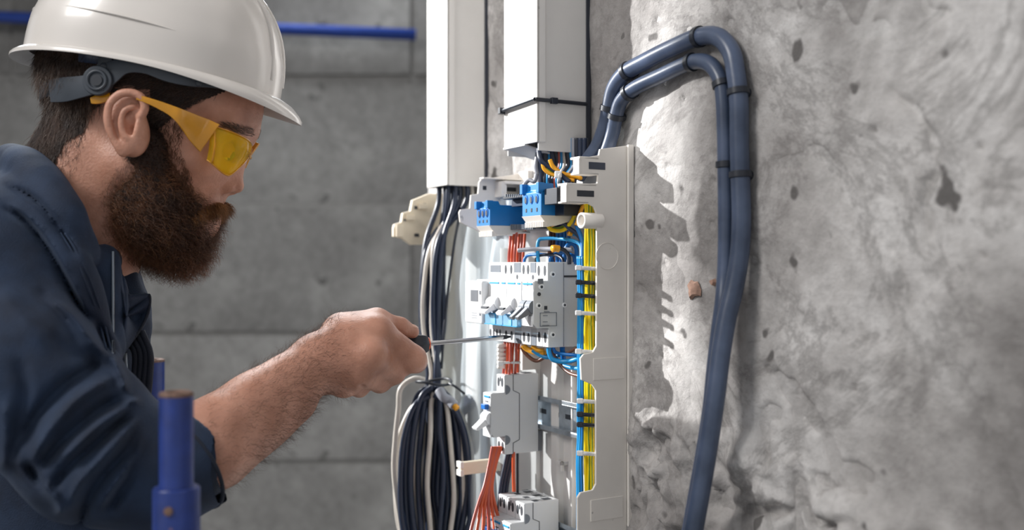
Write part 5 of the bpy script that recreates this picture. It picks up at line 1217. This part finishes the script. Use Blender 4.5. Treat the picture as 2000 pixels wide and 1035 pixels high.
# ================================================================== SAFETY GLASSES
gl = empty('safety_glasses', P(440, 290, DH), 0, label='yellow tinted wraparound safety glasses on the worker face', cat='glasses')
gloc = gl.location
def Dtemp(px): return float(np.interp(px, [170, 200, 290, 350, 410], [.856, .8385, .835, .838, .853]))
ribbon([(178, 197, 6), (192, 194, 9), (206, 190, 9), (216, 186, 7)], M['temple'], 'temple_tip', gl, 0, .003, True, gloc, lambda px: .846)
ribbon([(268, 190, 5), (290, 197, 6), (315, 207, 8), (340, 219, 11), (365, 236, 18), (388, 254, 27), (410, 270, 33)], M['temple'], 'temple', gl, 0, .0026, True, gloc, Dtemp)
for far in (False, True):
    mb = MB(); nu, nv = 16, 10; vs = []
    for i in range(nu):
        u = i/(nu-1); tx = lerp(408, 492, math.sin(u*math.pi/2)**.9); ty = lerp(243, 284, u**.9)
        lx = lerp(404, 489, u**.8); ly = 312+32*math.sin(min(1, u*2.1)*math.pi/2)-(max(0, u-.42)/.58)**1.2*40
        D = lerp(.853, .92, 1-math.cos(u*math.pi/2)**1.0) if u < 1 else .92
        D = .853+(.92-.853)*(1-math.sqrt(max(0, 1-u*u)))**.8 if u < .999 else .92
        for j in range(nv):
            f = j/(nv-1); px = lerp(tx, lx, f)+3*math.sin(f*math.pi); py = lerp(ty, ly, f); v = P(px, py, D)
            if far: v.y = 2*DH-v.y; v.x -= (v.y-DH)*1.1+.005
            vs.append(v-gloc)
    mb.add(vs, [(i*nv+j, i*nv+j+1, (i+1)*nv+j+1, (i+1)*nv+j) for i in range(nu-1) for j in range(nv-1)])
    o = mb.obj('lens', M['lens'], gl, True); so = o.modifiers.new('s', 'SOLIDIFY'); so.thickness = .0018
    e1 = [vs[i*nv] for i in range(nu)]; e2 = [vs[i*nv+nv-1] for i in range(nu)]
    mb = MB(); mb.tube(e1, .0007, 8); mb.tube(e2, .0007, 8); mb.obj('lens_edge', M['temple'], gl, True)
    mb = MB(); mb.tube([vs[nv*1+j] for j in range(nv)], .0010, 8); mb.obj('hinge_line', M['temple'], gl, True)
mb = MB(); mb.tube([P(484, 300, .905)-gloc, P(488, 308, .92)-gloc, P(484, 300, .935)-gloc], .0020, 8); mb.obj('nose_bridge', M['temple'], gl, True)

# ================================================================== SCREWDRIVER
tip = Vector(Q(998, 657, .118)); e0 = P(836, 671, .985); ax_ = (tip-e0).normalized()
scr = empty('screwdriver', e0, 0, label='screwdriver with black handle and orange ring held in the hand', cat='screwdriver')
u_ = ax_.cross(Vector((0, 0, 1))).normalized(); v_ = u_.cross(ax_)
def lath(prof, seg, name, m, hexa=0):
    mb = MB(); vs = []
    for (q, r) in prof:
        for k in range(seg):
            a = 2*math.pi*k/seg; rr = r*(1-hexa*(.5-.5*math.cos(6*a))); vs.append(ax_*q+(u_*math.cos(a)+v_*math.sin(a))*rr)
    mb.add(vs, [(i*seg+k, i*seg+(k+1) % seg, (i+1)*seg+(k+1) % seg, (i+1)*seg+k) for i in range(len(prof)-1) for k in range(seg)]+[tuple(range(seg)), tuple(range((len(prof)-1)*seg, len(prof)*seg))])
    o = mb.obj(name, m, scr, True); o.data.set_sharp_from_angle(angle=.6); return o
lath([(-.0008, .0062), (.0006, .0062), (.0012, .0055)], 24, 'collar_ring', M['orange'])
lath([(-.090, .004), (-.088, .010), (-.060, .0125), (-.030, .0105), (-.018, .0092), (-.012, .0112), (-.004, .0098), (-.0008, .0080)], 24, 'handle', M['black'], .16)
Ls = (tip-e0).length
lath([(0, .0024), (Ls-.010, .0024), (Ls-.008, .0024)], 14, 'shaft', M['chrome'])
mb = MB(); a = ax_*(Ls-.009); b = ax_*(Ls-.001)
mb.add([a+u_*.0024+v_*.0024, a-u_*.0024+v_*.0024, a-u_*.0024-v_*.0024, a+u_*.0024-v_*.0024, b+u_*.0026+v_*.0009, b-u_*.0026+v_*.0009, b-u_*.0026-v_*.0009, b+u_*.0026-v_*.0009], [(0, 1, 2, 3), (4, 7, 6, 5), (0, 4, 5, 1), (1, 5, 6, 2), (2, 6, 7, 3), (3, 7, 4, 0)])
mb.obj('blade', M['black'], scr)
